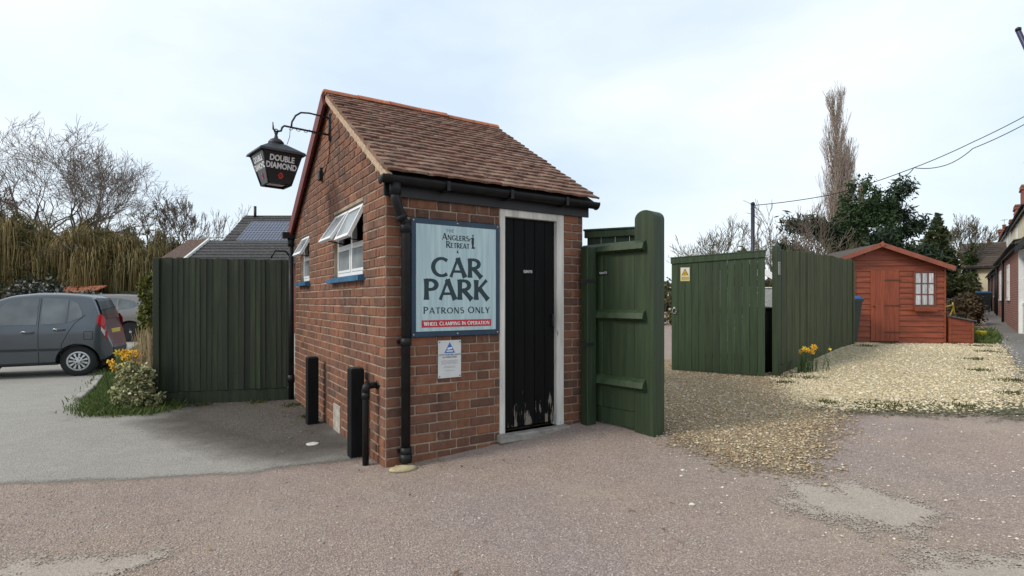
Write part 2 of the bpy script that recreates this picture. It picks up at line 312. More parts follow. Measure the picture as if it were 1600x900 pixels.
def axis(a,b,st,far):
    c=np.arange(a,b+1e-6,st); k=np.array([2,5,10,20,40,80,150,260,400.]); k=k[k<=far]
    return np.concatenate([(a-k)[::-1],c,b+k])
def ground_mesh():
    xs=axis(-16,24,0.25,400); ys=axis(-3,30,0.25,400); X,Y=np.meshgrid(xs,ys,indexing='ij'); Z=gzn(X,Y)
    V=np.stack([X.ravel(),Y.ravel(),Z.ravel()],-1); nx,ny=len(xs),len(ys)
    i,j=np.meshgrid(np.arange(nx-1),np.arange(ny-1),indexing='ij'); a=(i*ny+j).ravel()
    F=np.stack([a,a+ny,a+ny+1,a+1],-1); return np_mesh('ground',V,F,True)
tag(link('ground',ground_mesh(),M['chip']),'pinkish grey chip sealed forecourt in front of the brick outhouse','ground',kind='structure')
def sdist(P,poly):
    poly=np.asarray(poly,float); d=np.full(len(P),1e9); ins=np.zeros(len(P),bool); n=len(poly)
    for i in range(n):
        a=poly[i]; b=poly[(i+1)%n]; e=b-a; w=P-a; t=np.clip((w@e)/(e@e),0,1); q=w-t[:,None]*e; d=np.minimum(d,np.hypot(q[:,0],q[:,1]))
        c=((a[1]<=P[:,1])!=(b[1]<=P[:,1])); 
        with np.errstate(divide='ignore',invalid='ignore'):
            xx=a[0]+(P[:,1]-a[1])/(b[1]-a[1])*(b[0]-a[0])
        ins^=c&(P[:,0]<xx)
    return np.where(ins,d,-d)
def sheet(name,poly,dz,mat,label,cat,res=0.12,marg=0.35,parts=None):
    poly=np.array(poly,float); lo=poly.min(0)-marg; hi=poly.max(0)+marg
    xs=np.arange(lo[0],hi[0]+res,res); ys=np.arange(lo[1],hi[1]+res,res); X,Y=np.meshgrid(xs,ys,indexing='ij'); P=np.stack([X.ravel(),Y.ravel()],-1)
    sd=sdist(P,poly); ny=len(ys); i,j=np.meshgrid(np.arange(len(xs)-1),np.arange(ny-1),indexing='ij'); a=(i*ny+j).ravel()
    F=np.stack([a,a+ny,a+ny+1,a+1],-1); F=F[(sd[F]>-marg).all(1)]
    u,inv=np.unique(F,return_inverse=True); V=np.concatenate([P[u],(gzn(P[u,0],P[u,1])+dz)[:,None]],1)
    me=np_mesh(name,V,inv.reshape(-1,4),True); at=me.attributes.new('edge','FLOAT','POINT'); at.data.foreach_set('value',sd[u].astype(np.float32))
    return tag(link(name,me,mat),label,cat,kind='structure')
sheet('asphalt_drive',[(-40,2.6),(-8,3.6),(-3.66,3.78),(-2.81,3.89),(-2.02,4.02),(-1.62,4.2),(-1.1,4.42),(-2.6,7.6),(-4.2,8.5),(-5.5,20),(-8,32),(-40,45)],0.005,M['asphalt'],'light grey asphalt drive leading to the parked cars','road',0.2,0.5)
sheet('dark_asphalt',[(-1.2,4.55),(-2.0,4.5),(-2.9,5.0),(-3.9,5.9),(-4.2,6.75),(-2.9,7.3),(-2.6,6.9)],0.010,M['dark_patch'],'dark asphalt between the boarded fence and the outhouse','ground',0.1,0.6)
gold_poly=[(1.35,5.15),(1.45,4.55),(1.75,4.02),(2.15,3.92),(2.55,4.4),(2.8,4.8),(3.4,5.5),(4.3,6.5),(4.6,8.2),(4.3,9.5),(2.5,10.5),(0.9,10.5),(1.0,6.0)]
pale_poly=[(3.3,6.2),(3.6,5.75),(4.4,5.5),(5.2,5.4),(6.0,6.25),(13.6,15.0),(12,16),(7.0,12.8),(4.3,8.6)]
sheet('golden_gravel',gold_poly,0.006,M['gold'],'golden gravel spread before the wide green gate','gravel',0.12,0.5)
sheet('pale_gravel',pale_poly,0.011,M['pale'],'pale yellow gravel parking bay before the red shed','gravel',0.12,0.5)
sheet('mossy_strip',[(3.4,5.75),(4.2,5.35),(5.1,5.0),(5.6,5.35),(5.0,5.75),(4.3,5.85),(3.7,6.25)],0.014,M['mossband'],'mossy green strip along the front edge of the pale gravel','moss',0.1,0.4)
sheet('concrete_path',[(5.3,5.0),(6.27,6.45),(16.5,18.4),(30,34),(31,33.2),(17.2,17.9),(7.9,6.2),(7.2,5.0)],0.016,M['path'],'worn concrete path running past the cottages','path',0.2,0.3)
sheet('concrete_patch',[(1.66,3.35),(1.95,3.6),(2.35,3.62),(2.5,3.35),(2.62,3.13),(2.2,2.97),(1.95,2.98),(1.75,3.2)],0.007,M['cpatch'],'pale concrete patch in the forecourt, right of centre','ground',0.06,0.3)
sheet('concrete_patch',[(-2.5,2.55),(-2.25,2.72),(-1.95,2.70),(-1.8,2.68),(-1.75,2.60),(-1.95,2.4),(-2.3,2.3)],0.007,M['cpatch'],'pale cracked concrete patch at the bottom left of the forecourt','ground',0.06,0.3)
sheet('concrete_patch',[(1.85,2.5),(2.1,2.68),(2.5,2.65),(2.9,2.5),(2.9,2.1),(1.9,2.1)],0.007,M['cpatch'],'pale grey concrete patch at the bottom right corner','ground',0.06,0.3)
verge_poly=[(-5.15,6.4),(-4.75,6.05),(-4.2,6.15),(-4.15,6.6),(-4.5,7.2),(-5.6,8.6),(-8.2,13),(-10.2,16),(-11.2,16),(-8.6,11.4),(-7.2,9.4),(-6.4,8.3),(-5.6,7.1)]
sheet('grass_verge',verge_poly,0.018,M['soil'],'grass verge between the drive and the boarded fence','grass',0.1,0.2)
sheet('path_verge',[(10.4,11.6),(11.4,12.6),(14,15.6),(15,17.6),(12.2,14.4),(10.3,12.3)],0.022,M['soil'],'green grass strip beside the path and the log box','grass',0.12,0.2)

def in_poly(poly,n,dens=None,sig=.09):
    poly=np.array(poly,float); lo,hi=poly.min(0)-sig*2,poly.max(0)+sig*2; out=[]
    while sum(map(len,out))<n:
        P=RNG.uniform(lo,hi,(n*2,2)); sd=sdist(P,poly); k=sd>RNG.normal(-0.03 if sig<.2 else -.1,sig,len(P))
        if dens is not None: k&=RNG.random(len(P))<dens(P)
        out.append(P[k])
    return np.concatenate(out)[:n]
def stones(name,P,size,mat,label,cat,dz=0.008):
    t=(1+5**.5)/2; b=np.array([(0,0,1),(0.9,0.1,0.1),(0.1,0.85,-0.05),(-0.95,0.05,0.05),(-0.05,-0.9,0.0),(0.6,0.65,0.5),(-0.6,0.6,0.45),(-0.65,-0.6,0.5),(0.62,-0.62,0.45)])
    f=np.array([(0,5,6),(0,6,7),(0,7,8),(0,8,5),(1,2,5),(2,3,6),(3,4,7),(4,1,8),(5,2,6),(6,3,7),(7,4,8),(8,1,5)])
    n=len(P); s=size*RNG.lognormal(0,0.35,n); an=RNG.uniform(0,6.28,n); ex=RNG.uniform(0.6,1.0,(n,1)); fl=RNG.uniform(0.35,0.75,n)
    q=b[None]*1.0+RNG.normal(0,0.10,(n,len(b),3)); x=q[:,:,0]*s[:,None]; y=q[:,:,1]*s[:,None]*ex; z=q[:,:,2]*s[:,None]*fl[:,None]
    c,si=np.cos(an)[:,None],np.sin(an)[:,None]
    V=np.stack([x*c-y*si+P[:,0:1],x*si+y*c+P[:,1:2],z+(gzn(P[:,0],P[:,1])+dz)[:,None]],-1).reshape(-1,3)
    F=(f[None]+(np.arange(n)*len(b))[:,None,None]).reshape(-1,3)
    return tag(link(name,np_mesh(name,V,F),mat),label,cat,kind='stuff')
def mk_island(name,stops,rough=0.85,spec=0.3,trans=0.0):
    m,nt,N,L,bs=_mat(name); g=N.new('ShaderNodeNewGeometry'); col=ramp(nt,g.outputs['Random Per Island'],stops); L.new(col,bs.inputs['Base Color']); bs.inputs['Roughness'].default_value=rough; bs.inputs['Specular IOR Level'].default_value=spec
    if trans:
        t=N.new('ShaderNodeBsdfTranslucent'); L.new(col,t.inputs[0]); mx=N.new('ShaderNodeMixShader'); mx.inputs[0].default_value=trans; L.new(bs.outputs[0],mx.inputs[1]); L.new(t.outputs[0],mx.inputs[2]); L.new(mx.outputs[0],N['Material Output'].inputs[0])
    return m
near=lambda P: np.clip(9/(P[:,0]**2+P[:,1]**2)**0.5-0.5,0.05,1)
stones('gravel_stones',np.concatenate([in_poly(gold_poly,34000,lambda P: np.clip(8/(P[:,0]**2+P[:,1]**2)**0.5-0.2,0.3,1)),in_poly(gold_poly,3500,None,.28)]),0.0088,mk_island('golden_stones',GOLD),'loose golden pebbles on the gravel before the wide gate','gravel',0.010)
stones('gravel_stones',np.concatenate([in_poly(pale_poly,34000,lambda P: np.clip(10/(P[:,0]**2+P[:,1]**2)**0.5-0.3,0.25,1)),in_poly(pale_poly,2500,None,.3)]),0.0105,mk_island('pale_stones',PALE[1:]),'loose pale pebbles on the parking bay before the shed','gravel',0.013)
stones('loose_chippings',in_poly([(-4.5,1.9),(4.5,1.9),(4.6,4.5),(1.6,4.4),(-.9,3.9),(-4.2,3.6)],26000,lambda P: np.clip(3.2/(P[:,1]+0.2)-.35,0.05,1)),0.0042,mk_island('chip_stones',PINK),'fine loose pink grey chippings over the forecourt','gravel',0.001)
P=in_poly([(1.2,3.0),(4.5,2.2),(5.2,4.6),(3.2,5.2),(2.2,4.0),(1.2,4.5)],500)
stones('stray_pebbles',P,0.008,mk_island('stray_stones',[(0,(0.45,0.38,0.27)),(1,(0.8,0.76,0.68))]),'stray pale pebbles kicked out over the forecourt','gravel',0.002)
def grass(name,P,h,mat,label,dz=0.0,w=0.006):
    n=len(P); an=RNG.uniform(0,6.28,n); hh=h*RNG.lognormal(0,0.35,n); ln=RNG.uniform(0.1,0.8,n)*hh; dx,dy=np.cos(an),np.sin(an); z=gzn(P[:,0],P[:,1])+dz
    px,py=-dy*w,dx*w
    V=np.stack([np.stack([P[:,0]-px,P[:,1]-py,z],-1),np.stack([P[:,0]+px,P[:,1]+py,z],-1),np.stack([P[:,0]+px*.6+dx*ln*.4,P[:,1]+py*.6+dy*ln*.4,z+hh*.6],-1),np.stack([P[:,0]-px*.2+dx*ln,P[:,1]-py*.2+dy*ln,z+hh],-1)],1).reshape(-1,3)
    F=(np.array([[0,1,2,3]])+(np.arange(n)*4)[:,None]); return tag(link(name,np_mesh(name,V,F),mat),label,'grass',kind='stuff')
GRASS=mk_island('grass_blades',[(0,(0.045,0.075,0.018)),(0.6,(0.085,0.135,0.03)),(1,(0.17,0.18,0.06))],0.7,0.3,0.35)
grass('grass',in_poly(verge_poly,30000,lambda P: np.clip(9/P[:,1]-.45,.08,1)),0.045,GRASS,'short green grass growing on the verge by the fence',0.016)
grass('grass',in_poly([(10.4,11.6),(11.4,12.6),(14,15.6),(15,17.6),(12.2,14.4),(10.3,12.3)],9000),0.09,GRASS,'longer green grass beside the cottage path',0.02,0.01)
tufts=[(4.25,8.25,.2),(4.5,8.0,.18),(3.95,7.7,.16),(3.6,6.1,.12),(4.1,5.75,.3),(4.7,5.5,.12),(7.2,10.8,.2),(9.6,11.8,.25),(8.2,11.6,.2),(6.6,7.5,.15),(7.5,8.6,.15),(8.6,9.6,.2),(9.6,10.9,.25),(6.2,6.6,.15),(5.6,5.95,.12),(-3.9,6.72,.1),(-3.3,6.9,.12),(-2.75,6.7,.12),(-2.3,6.0,.1),(.9,5.1,.04)]
P=np.concatenate([RNG.normal((a,b),s*0.5,(int(900*s)+30,2)) for a,b,s in tufts])
grass('weed_tufts',P,0.022,mk_island('moss_blades',[(0,(0.05,0.06,0.018)),(1,(0.14,0.13,0.05))],0.8,0.2,0.2),'small mossy weeds dotted over the gravel and wall foot',0.01,0.007)
# ------------------------------------------------------------------ brick outhouse (local x along the front wall, y along the gable wall)
CX,CY=-0.98,4.106; RZ=math.atan2(.538,.843)
def loc2w(x,y): c,s=math.cos(RZ),math.sin(RZ); return (CX+c*x-s*y, CY+s*x+c*y)
LF,LG,EAVE,APEX=1.975,3.56,2.27,3.40
house=thing('brick_outhouse','small red brick outhouse with steep tiled roof and black door','outhouse',(CX,CY,0),RZ)
BASE=-0.25; TH=0.11
DX0,DX1,DZ0,DZ1=1.03,1.74,0.12,2.10
WINS=[(0.555,1.546,1.50,2.16),(2.69,3.21,1.51,2.10)]
core=MB()
def wallcells(mb,u0,u1,z0,z1,openings,fr):
    us=sorted({u0,u1,*[o[0] for o in openings],*[o[1] for o in openings]})
    for a,b in zip(us,us[1:]):
        segs=[(z0,z1)]
        for o in openings:
            if o[0]<=a+1e-6 and o[1]>=b-1e-6:
                segs=[t for s in segs for t in ((s[0],max(s[0],o[2])),(min(s[1],o[3]),s[1])) if t[1]-t[0]>1e-4]
        for s0,s1 in segs: mb.hexa([fr(a,0,s0),fr(b,0,s0),fr(b,1,s0),fr(a,1,s0),fr(a,0,s1),fr(b,0,s1),fr(b,1,s1),fr(a,1,s1)])
wallcells(core,0.0,LF,BASE,EAVE,[(DX0,DX1,DZ0,DZ1)],lambda u,w,z:(u,w*TH,z))
wallcells(core,TH,LG,BASE,EAVE,WINS,lambda u,w,z:(w*TH,u,z))
core.prism([(0,EAVE),(LG,EAVE),(LG/2,APEX-.02)],lambda u,v,w:(w*TH,u,v))
core.box(TH,LF,LG-TH,LG,BASE,EAVE); core.box(LF-TH,LF,TH,LG-TH,BASE,EAVE); core.prism([(0,EAVE),(LG,EAVE),(LG/2,APEX-.02)],lambda u,v,w:(LF-TH+w*TH,u,v))
wall=core.build('wall',M['mortar'],house)
MB().box(TH+.3,TH+.31,.2,LG-.2,0,2.2).build('inner_partition',M['void'],house)
MB().box(TH+.01,LF-TH-.01,.55,.56,0,2.2).build('inner_partition',M['void'],house)
CP=0.0785; JO=0.011; ST,HD,QC=0.245,0.124,0.066
def course(k,u1,odd):
    out=[]; u=0.0; seq=[]
    if odd: seq=[HD,QC]
    nxt=ST
    i=0
    while u<u1-0.02:
        if i<len(seq): w=seq[i]
        else: w=nxt; nxt=HD if nxt==ST else ST
        out.append((u,min(u+w,u1))); u+=w; i+=1
    return out
_bm={}
def brick_mesh(w,v):
    key=(round(w,3),v)
    if key not in _bm:
        rr=random.Random(hash(key)%1000); b=0.004+0.002*rr.random()
        mb=MB().bbox(-w/2,w/2,0,0.06,-(CP-JO)/2,(CP-JO)/2,b); j=0.0022
        mb.v=[(x+rr.uniform(-j,j),y+rr.uniform(-j,j)*.6,z+rr.uniform(-j,j)*.8) for x,y,z in mb.v]; _bm[key]=mb.mesh('brick'); _bm[key].materials.append(M['brick'])
    return _bm[key]
bricks=[]   # (dist, face, u, z, w)
def lay(face,u1,zlim,openings):
    k=0; z=BASE
    while True:
        z0=z+k*CP; zc=z0+CP/2
        if zlim(0 if face=='f' else LG/2)<z0+CP*0.8: break
        for a,b in course(k,u1,(k%2==1)^(face=='g')):
            pieces=[(a,b)]
            for o in openings:
                if o[3]>z0+CP*.3 and o[2]<z0+CP*.7:
                    pieces=[t for s in pieces for t in ((s[0],min(s[1],o[0])),(max(s[0],o[1]),s[1])) if t[1]-t[0]>0.03]
            for p0,p1 in pieces:
                if face=='g' and z0+CP>EAVE-.05:
                    lim=lambda u: EAVE+(APEX-EAVE)*(u/(LG/2) if u<LG/2 else (LG-u)/(LG/2))
                    zz=z0+CP*0.9
                    if zz>EAVE:
                        q=(zz-EAVE)/(APEX-EAVE)*LG/2; p0=max(p0,q); p1=min(p1,LG-q)
                    if p1-p0<0.035: continue
                w=p1-p0-JO; u=(p0+p1)/2
                x,y=loc2w(u,0) if face=='f' else loc2w(0,u)
                if zc>gz(x,y)-0.08: bricks.append((math.dist((x,y,zc),(0,0,CAMZ))/ (1.0 if face=='f' else .55),face,u,zc,w))
        k+=1
lay('f',LF,lambda u:EAVE-.02,[(DX0,DX1,DZ0-.11,DZ1)])
lay('g',LG,lambda u:APEX,[(a,b,c-.01,d) for a,b,c,d in WINS])
bricks.sort(); rest=MB()
for i,(d,face,u,z,w) in enumerate(bricks):
    pr=-0.0065-random.uniform(0,.0035); rot=random.uniform(-.012,.012); zz=z+random.uniform(-.0015,.0015)
    me=brick_mesh(round(w,3),random.randrange(3))
    if i<300:
        o=bpy.data.objects.new('brick',me); COL.objects.link(o); o.parent=wall
        if face=='f': o.location=(u,pr,zz); o.rotation_euler=(0,rot*.5,rot)
        else: o.location=(pr,u,zz); o.rotation_euler=(rot*.5,0,-math.pi/2+rot)
    else:
        c,s=math.cos(rot),math.sin(rot); b=len(rest.v)
        for v in me.vertices:
            x,y,h=v.co
            if face=='f': rest.v.append((u+x*c-y*s,pr+x*s+y*c,zz+h))
            else: rest.v.append((pr+y*c+x*s,u-x*c+y*s,zz+h))
        for p in me.polygons: rest.f.append(tuple(b+q for q in p.vertices)); rest.sm.append(False)
if rest.v: tag(rest.build('brick',M['brick'],wall),kind='stuff')
print('bricks',len(bricks))
# worn render patch low on the gable
MB().bbox(-.016,0,1.28,1.52,-.02,.26,.006).build('cement_patch',pm('cement_render',(0.36,0.33,0.28),0.4,14,rough=0.95,bmp=0.7,bscale=60,rnd=0),wall)
# --- roof
PT=math.atan2(APEX+.06-2.25,LG/2+.13); cP,sP=math.cos(PT),math.sin(PT)
RX0,RX1=-.045,LF+.06; EY,EZ=-.14,2.235
SL=math.hypot(LG/2+.14,(LG/2+.14)*sP/cP)
def roofpt(x,a,h): return (x,EY+a*cP-h*sP,EZ+a*sP+h*cP)
rb=MB(); rb.hexa([roofpt(RX0+.02,0.02,-.03),roofpt(RX1-.02,0.02,-.03),roofpt(RX1-.02,SL,-.03),roofpt(RX0+.02,SL,-.03),roofpt(RX0+.02,0.02,-.005),roofpt(RX1-.02,0.02,-.005),roofpt(RX1-.02,SL,-.005),roofpt(RX0+.02,SL,-.005)])
mir=lambda p:(p[0],LG-p[1],p[2])
rb.hexa([mir(roofpt(x,a,h)) for x,a,h in ((RX1-.02,0,-.03),(RX0+.02,0,-.03),(RX0+.02,SL,-.03),(RX1-.02,SL,-.03),(RX1-.02,0,-.005),(RX0+.02,0,-.005),(RX0+.02,SL,-.005),(RX1-.02,SL,-.005))])
roof=rb.build('roof',M['void'],house)
ROWS=23; GA=SL/ROWS; TW=(RX1-RX0)/12.5
def tile_mesh(w,v):
    rr=random.Random(v*13+int(w*1000)); mb=MB(); n=4; th=0.019; ln=GA*2.05
    V=[]
    for h in (0,1):
        for j in range(2):
            for i in range(n+1):
                x=(i/n-.5)*w; sag=0.004*(1-(2*i/n-1)**2)*(1-j)+rr.uniform(-.002,.002)
                V.append((x,j*ln+(rr.uniform(-.004,.003) if j==0 else 0),h*th+sag*(1 if j==0 else .4)))
    k=n+1; F=[]
    for i in range(n):
        F.append((2*k+i,2*k+i+1,3*k+i+1,3*k+i)); F.append((i,k+i,k+i+1,i+1)); F.append((i,i+1,2*k+i+1,2*k+i))
    F.append((0,2*k,3*k,k)); F.append((n,k+n,3*k+n,2*k+n)); mb.add(V,F); me=mb.mesh('roof_tile'); me.materials.append(M['tile']); return me
tms=[tile_mesh(TW-.004,v) for v in range(5)]; half=[tile_mesh(TW/2-.004,v+7) for v in range(2)]
cnt=0
for r in range(ROWS):
    x=RX0; off=r%2; sagr=random.uniform(-.003,.003); widths=([TW/2] if off else [])+[TW]*13
    for w in widths:
        if x+w>RX1+.01:
            w=TW/2 if x+TW/2<=RX1+.012 else 0
            if not w: break
        me=random.choice(tms) if w==TW else random.choice(half)
        o=bpy.data.objects.new('roof_tile',me); COL.objects.link(o); o.parent=roof; cnt+=1
        lift=0.036+random.uniform(-.003,.005)
        o.location=roofpt(x+w/2,r*GA+sagr+random.uniform(-.005,.005)-.01+.006*math.sin(x*2.1+r*.7),lift); o.rotation_euler=(PT-0.125+random.uniform(-.012,.012),random.uniform(-.018,.018),random.uniform(-.012,.012))
        x+=w
print('tiles',cnt)
bt=MB()
for r in range(ROWS):
    a0=r*GA; bt.hexa([mir(roofpt(x,a,h)) for x,a,h in ((RX1,a0,.012),(RX0,a0,.012),(RX0,a0+GA*1.6,0),(RX1,a0+GA*1.6,0),(RX1,a0,.03),(RX0,a0,.03),(RX0,a0+GA*1.6,.008),(RX1,a0+GA*1.6,.008))])
bt.build('rear_tile_courses',M['tile'],roof)
ztop=EZ+SL*sP
nr=6; rl=(RX1-RX0+.02)/nr
for i in range(nr):
    mb=MB(); x0=RX0-.01+i*rl; x1=x0+rl-.012; rad=.14; dz=random.uniform(-.008,.008); tl=random.uniform(-.006,.006)
    prof=[]
    for k in range(9): t=math.pi*(0.10+0.80*k/8); prof.append((math.cos(t)*rad,math.sin(t)*rad*.72))
    full=prof+[(u*.82,v*.80-.004) for u,v in prof[::-1]]
    mb.prism(full,lambda u,v,w:(x0+(x1-x0)*w,LG/2+u,ztop+v-.040+dz+tl*w)); mb.build('ridge_tile',M['ridge'],roof)
mb=MB()
for s in (0,1):   # mortar bedding under the verge, both slopes, near gable
    f=(lambda p:p) if s==0 else mir
    pts=[(RX0+.005,0.0,-.045),(0.005,0.0,-.045),(0.005,SL-.05,-.045),(RX0+.005,SL-.05,-.045),(RX0+.005,0.0,.012),(0.005,0.0,.012),(0.005,SL-.05,.012),(RX0+.005,SL-.05,.012)]
    mb.hexa([f(roofpt(*q)) for q in pts])
mb.build('verge_bedding',M['verge_mortar'],roof)
mb=MB(); mb.hexa([mir(roofpt(*q)) for q in ((RX0-.03,-.03,-.15),(RX0-.004,-.03,-.15),(RX0-.004,SL-.0,-.15),(RX0-.03,SL-.0,-.15),(RX0-.03,-.03,.0),(RX0-.004,-.03,.0),(RX0-.004,SL,.0),(RX0-.03,SL,.0))])
mb.hexa([mir(roofpt(*q)) for q in ((RX0-.004,-.03,-.062),(0.0,-.03,-.062),(0.0,SL-.1,-.062),(RX0-.004,SL-.1,-.062),(RX0-.004,-.03,-.046),(0.0,-.03,-.046),(0.0,SL-.1,-.046),(RX0-.004,SL-.1,-.046))])
mb.build('bargeboard',M['barge'],roof)
# fascia and gutter
MB().box(-.02,LF+.05,-.035,-.012,2.10,2.235).build('fascia',M['black'],house)
mb=MB(); gr=.055; pro=[(math.cos(math.pi+math.pi*k/10)*gr,math.sin(math.pi+math.pi*k/10)*gr) for k in range(11)]; pro+= [(u*.9,v*.9+.003) for u,v in pro[::-1]]
mb.prism(pro,lambda u,v,w:(-.07+(LF+.16)*w,-.10+u,2.235+v-.006*w)); 
for xx in (-.072,LF+.088): mb.lathe([(.057,0),(.057,.004)],16,lambda x,y,z,xx=xx:(xx+z,-.10+x,2.222+min(y,.012)))
gutter=mb.build('gutter',M['black_plastic'],house)
mb=MB()
for xx in (.45,1.05,1.65): mb=MB(); mb.box(xx,xx+.03,-.16,-.04,2.165,2.175); mb.box(xx,xx+.03,-.165,-.1601,2.166,2.24); mb.build('gutter_bracket',M['black_plastic'],gutter)
mb=MB(); xg=.045
mb.tube([(xg,-.10,2.19),(xg,-.10,2.10)],.045,12); mb.tube([(xg,-.10,2.13),(xg,-.10,2.07),(xg+.02,-.095,2.02),(.10,-.075,1.94),(.135,-.062,1.90),(.145,-.058,1.84),(.145,-.058,.06)],.036,12)
mb.tube([(.088,-.078,1.955),(.115,-.07,1.925)],.046,12); mb.tube([(.145,-.058,1.90),(.145,-.058,1.82)],.044,12)
for zz in (.97,.12): mb.tube([(.145,-.058,zz-.03),(.145,-.058,zz+.03)],.044,12); mb.box(.09,.20,-.03,-.008,zz-.015,zz+.015)
mb.tube([(.145,-.058,.10),(.145,-.058,.035)],.048,12)
mb.build('downpipe',M['black_plastic'],house)
mb=MB(); yg=LG+.03
mb.tube([(-.05,yg,2.2),(-.05,yg,-.02)],.036,10); mb.box(-.16,.05,yg-.05,yg+.05,2.12,2.2); mb.tube([(-.05,yg,2.12),(-.05,yg,2.02)],.045,10); mb.tube([(-.05,yg,.3),(-.05,yg,.2)],.046,10)
mb.tube([(-.05,yg,1.86),(-.12,yg,1.95),(-.25,yg,1.95),(-.30,yg,1.85)],.012,6)
mb.build('rear_downpipe',M['black_plastic'],house)
mb=MB(); wy=.155; mb.tube([(0.0,wy,.62),(-.075,wy,.62),(-.10,wy,.60),(-.105,wy,.56),(-.105,wy,-.02)],.025,10); mb.tube([(-.07,wy,.625),(-.10,wy,.61),(-.106,wy,.57)],.033,10); mb.tube([(-.016,wy,.62),(-.006,wy,.62)],.036,12); mb.tube([(-.105,wy,.57),(-.105,wy,.52)],.031,10)
mb.build('waste_pipe',M['black_plastic'],house)
# door
fr=MB(); fr.bbox(DX0,DX0+.055,-.012,.09,DZ0,DZ1,.004); fr.bbox(DX1-.085,DX1,-.012,.09,DZ0,DZ1,.004); fr.bbox(DX0+.055,DX1-.085,-.012,.09,DZ1-.065,DZ1,.004)
fr.build('door_frame',M['white_frame'],house)
door=MB().box(DX0+.056,DX1-.086,.05,.058,DZ0+.03,DZ1-.066).build('door',M['void'],house,)
pw=(DX1-.086-DX0-.056)/5
for i in range(5):
    mb=MB().bbox(.002,pw-.002,0,.022,0,DZ1-.066-DZ0-.035,.004); mb.build('plank',M['black_door'],door,(DX0+.056+i*pw,.026+random.uniform(-.002,.002),DZ0+.035))
mb=MB(); mb.tube([(DX1-.125,.026,1.05),(DX1-.125,-.005,1.05),(DX1-.125,-.005,1.16),(DX1-.125,.026,1.16)],.008,8); mb.build('handle',M['iron'],door)
MB().bbox(DX0-.03,DX1+.03,-.085,.09,DZ0-.07,DZ0,.012).build('doorstep',M['stone'],house)
MB().box(DX0+.002,DX1-.002,-.008,.05,BASE,DZ0-.071).build('step_base',M['brick'],house)
# windows on the gable wall
def pane_frame(mb,y0,y1,z0,z1,x0,x1,t): 
    mb.box(x0,x1,y0,y0+t,z0,z1); mb.box(x0,x1,y1-t,y1,z0,z1); mb.box(x0,x1,y0+t,y1-t,z0,z0+t); mb.box(x0,x1,y0+t,y1-t,z1-t,z1)
for wi,(y0,y1,z0,z1) in enumerate(WINS):
    nl=2 if wi==0 else 1
    mb=MB(); pane_frame(mb,y0,y1,z0+.03,z1,.035,.085,.035); zt=z0+.30
    lw=(y1-y0)/nl
    for i in range(1,nl): mb.box(.036,.084,y0+i*lw-.022,y0+i*lw+.022,z0+.065,z1-.035)
    mb.box(.037,.083,y0+.035,y1-.035,zt,zt+.03)
    win=mb.build('window',M['white'],house)
    for i in range(nl):
        a,b=y0+i*lw+(.035 if i==0 else .022),y0+(i+1)*lw-(.035 if i==nl-1 else .022)
        sb=MB(); pane_frame(sb,a,b,z0+.065,zt,.028,.06,.022); sb.build('sash',M['white'],win)
        MB().box(.044,.05,a+.02,b-.02,z0+.085,zt-.02).build('pane',M['frosted'],win)
        # top hung light, open outwards
        H=z1-.04-zt; an=R((26,33)[i] if wi==0 else 28); sb=MB(); pane_frame(sb,a-.008,b+.008,-H,0,-.03,0.0,.03)
        hx,hz=.035,z1-.035; rot=lambda p:(hx+p[0]*math.cos(an)+p[2]*math.sin(an), p[1], hz-p[0]*math.sin(an)+p[2]*math.cos(an))
        sb.v=[rot(p) for p in sb.v]; li=sb.build('top_light',M['white'],win)
        gb=MB().box(-.019,-.013,a+.02,b-.02,-H+.025,-.025); gb.v=[rot(p) for p in gb.v]; gb.build('pane',M['frosted'],win)
        MB().tube([(.05,(a+b)/2,zt+.04),rot((-.01,(a+b)/2,-H+.01))],.006,6).build('stay',M['iron'],win)
    sb=MB(); sb.hexa([(-.065,y0-.05,z0-.035),(.035,y0-.05,z0-.035),(.035,y1+.05,z0-.035),(-.065,y1+.05,z0-.035),(-.065,y0-.05,z0+.005),(.035,y0-.05,z0+.028),(.035,y1+.05,z0+.028),(-.065,y1+.05,z0+.005)])
    sb.build('sill',M['blue'],win)
# cable and box near the lantern bracket
mb=MB(); mb.bbox(-.05,-.002,1.98,2.06,2.60,2.70,.006); mb.box(-.035,-.002,2.00,2.03,2.70,2.74); mb.build('junction_box',M['black_plastic'],house)
# ------------------------------------------------------------------ wall sign
def stroke(mb,pts,ws,fr,z):
    n=len(pts); V=[]
    for i in range(n):
        a=Vector(pts[max(i-1,0)]); b=Vector(pts[min(i+1,n-1)]); d=(b-a).normalized(); nr=Vector((-d.y,d.x))*ws[i]/2; p=Vector(pts[i])
        V+= [(p+nr).to_tuple(),(p-nr).to_tuple()]
    mb.add([fr(u,v,z) for u,v in V],[(2*i,2*i+1,2*i+3,2*i+2) for i in range(n-1)])
def arc(cx,cy,rx,ry,a0,a1,n=18): return [(cx+rx*math.cos(R(a0+(a1-a0)*i/n)),cy+ry*math.sin(R(a0+(a1-a0)*i/n))) for i in range(n+1)]
def line(a,b,n=8): return [(a[0]+(b[0]-a[0])*i/n,a[1]+(b[1]-a[1])*i/n) for i in range(n+1)]
TK,TN=0.205,0.12
def lw(w,n=9): return [w*(1+0.28*abs(2*i/(n-1)-1)**3) for i in range(n)]
def aw(thick,thin,pts,cx,flare=True):
    out=[]; n=len(pts)
    rx=max(abs(p[0]-cx) for p in pts)
    for i,p in enumerate(pts):
        k=abs(p[0]-cx)/rx; out.append(thin+(thick-thin)*k**1.5)
    return out
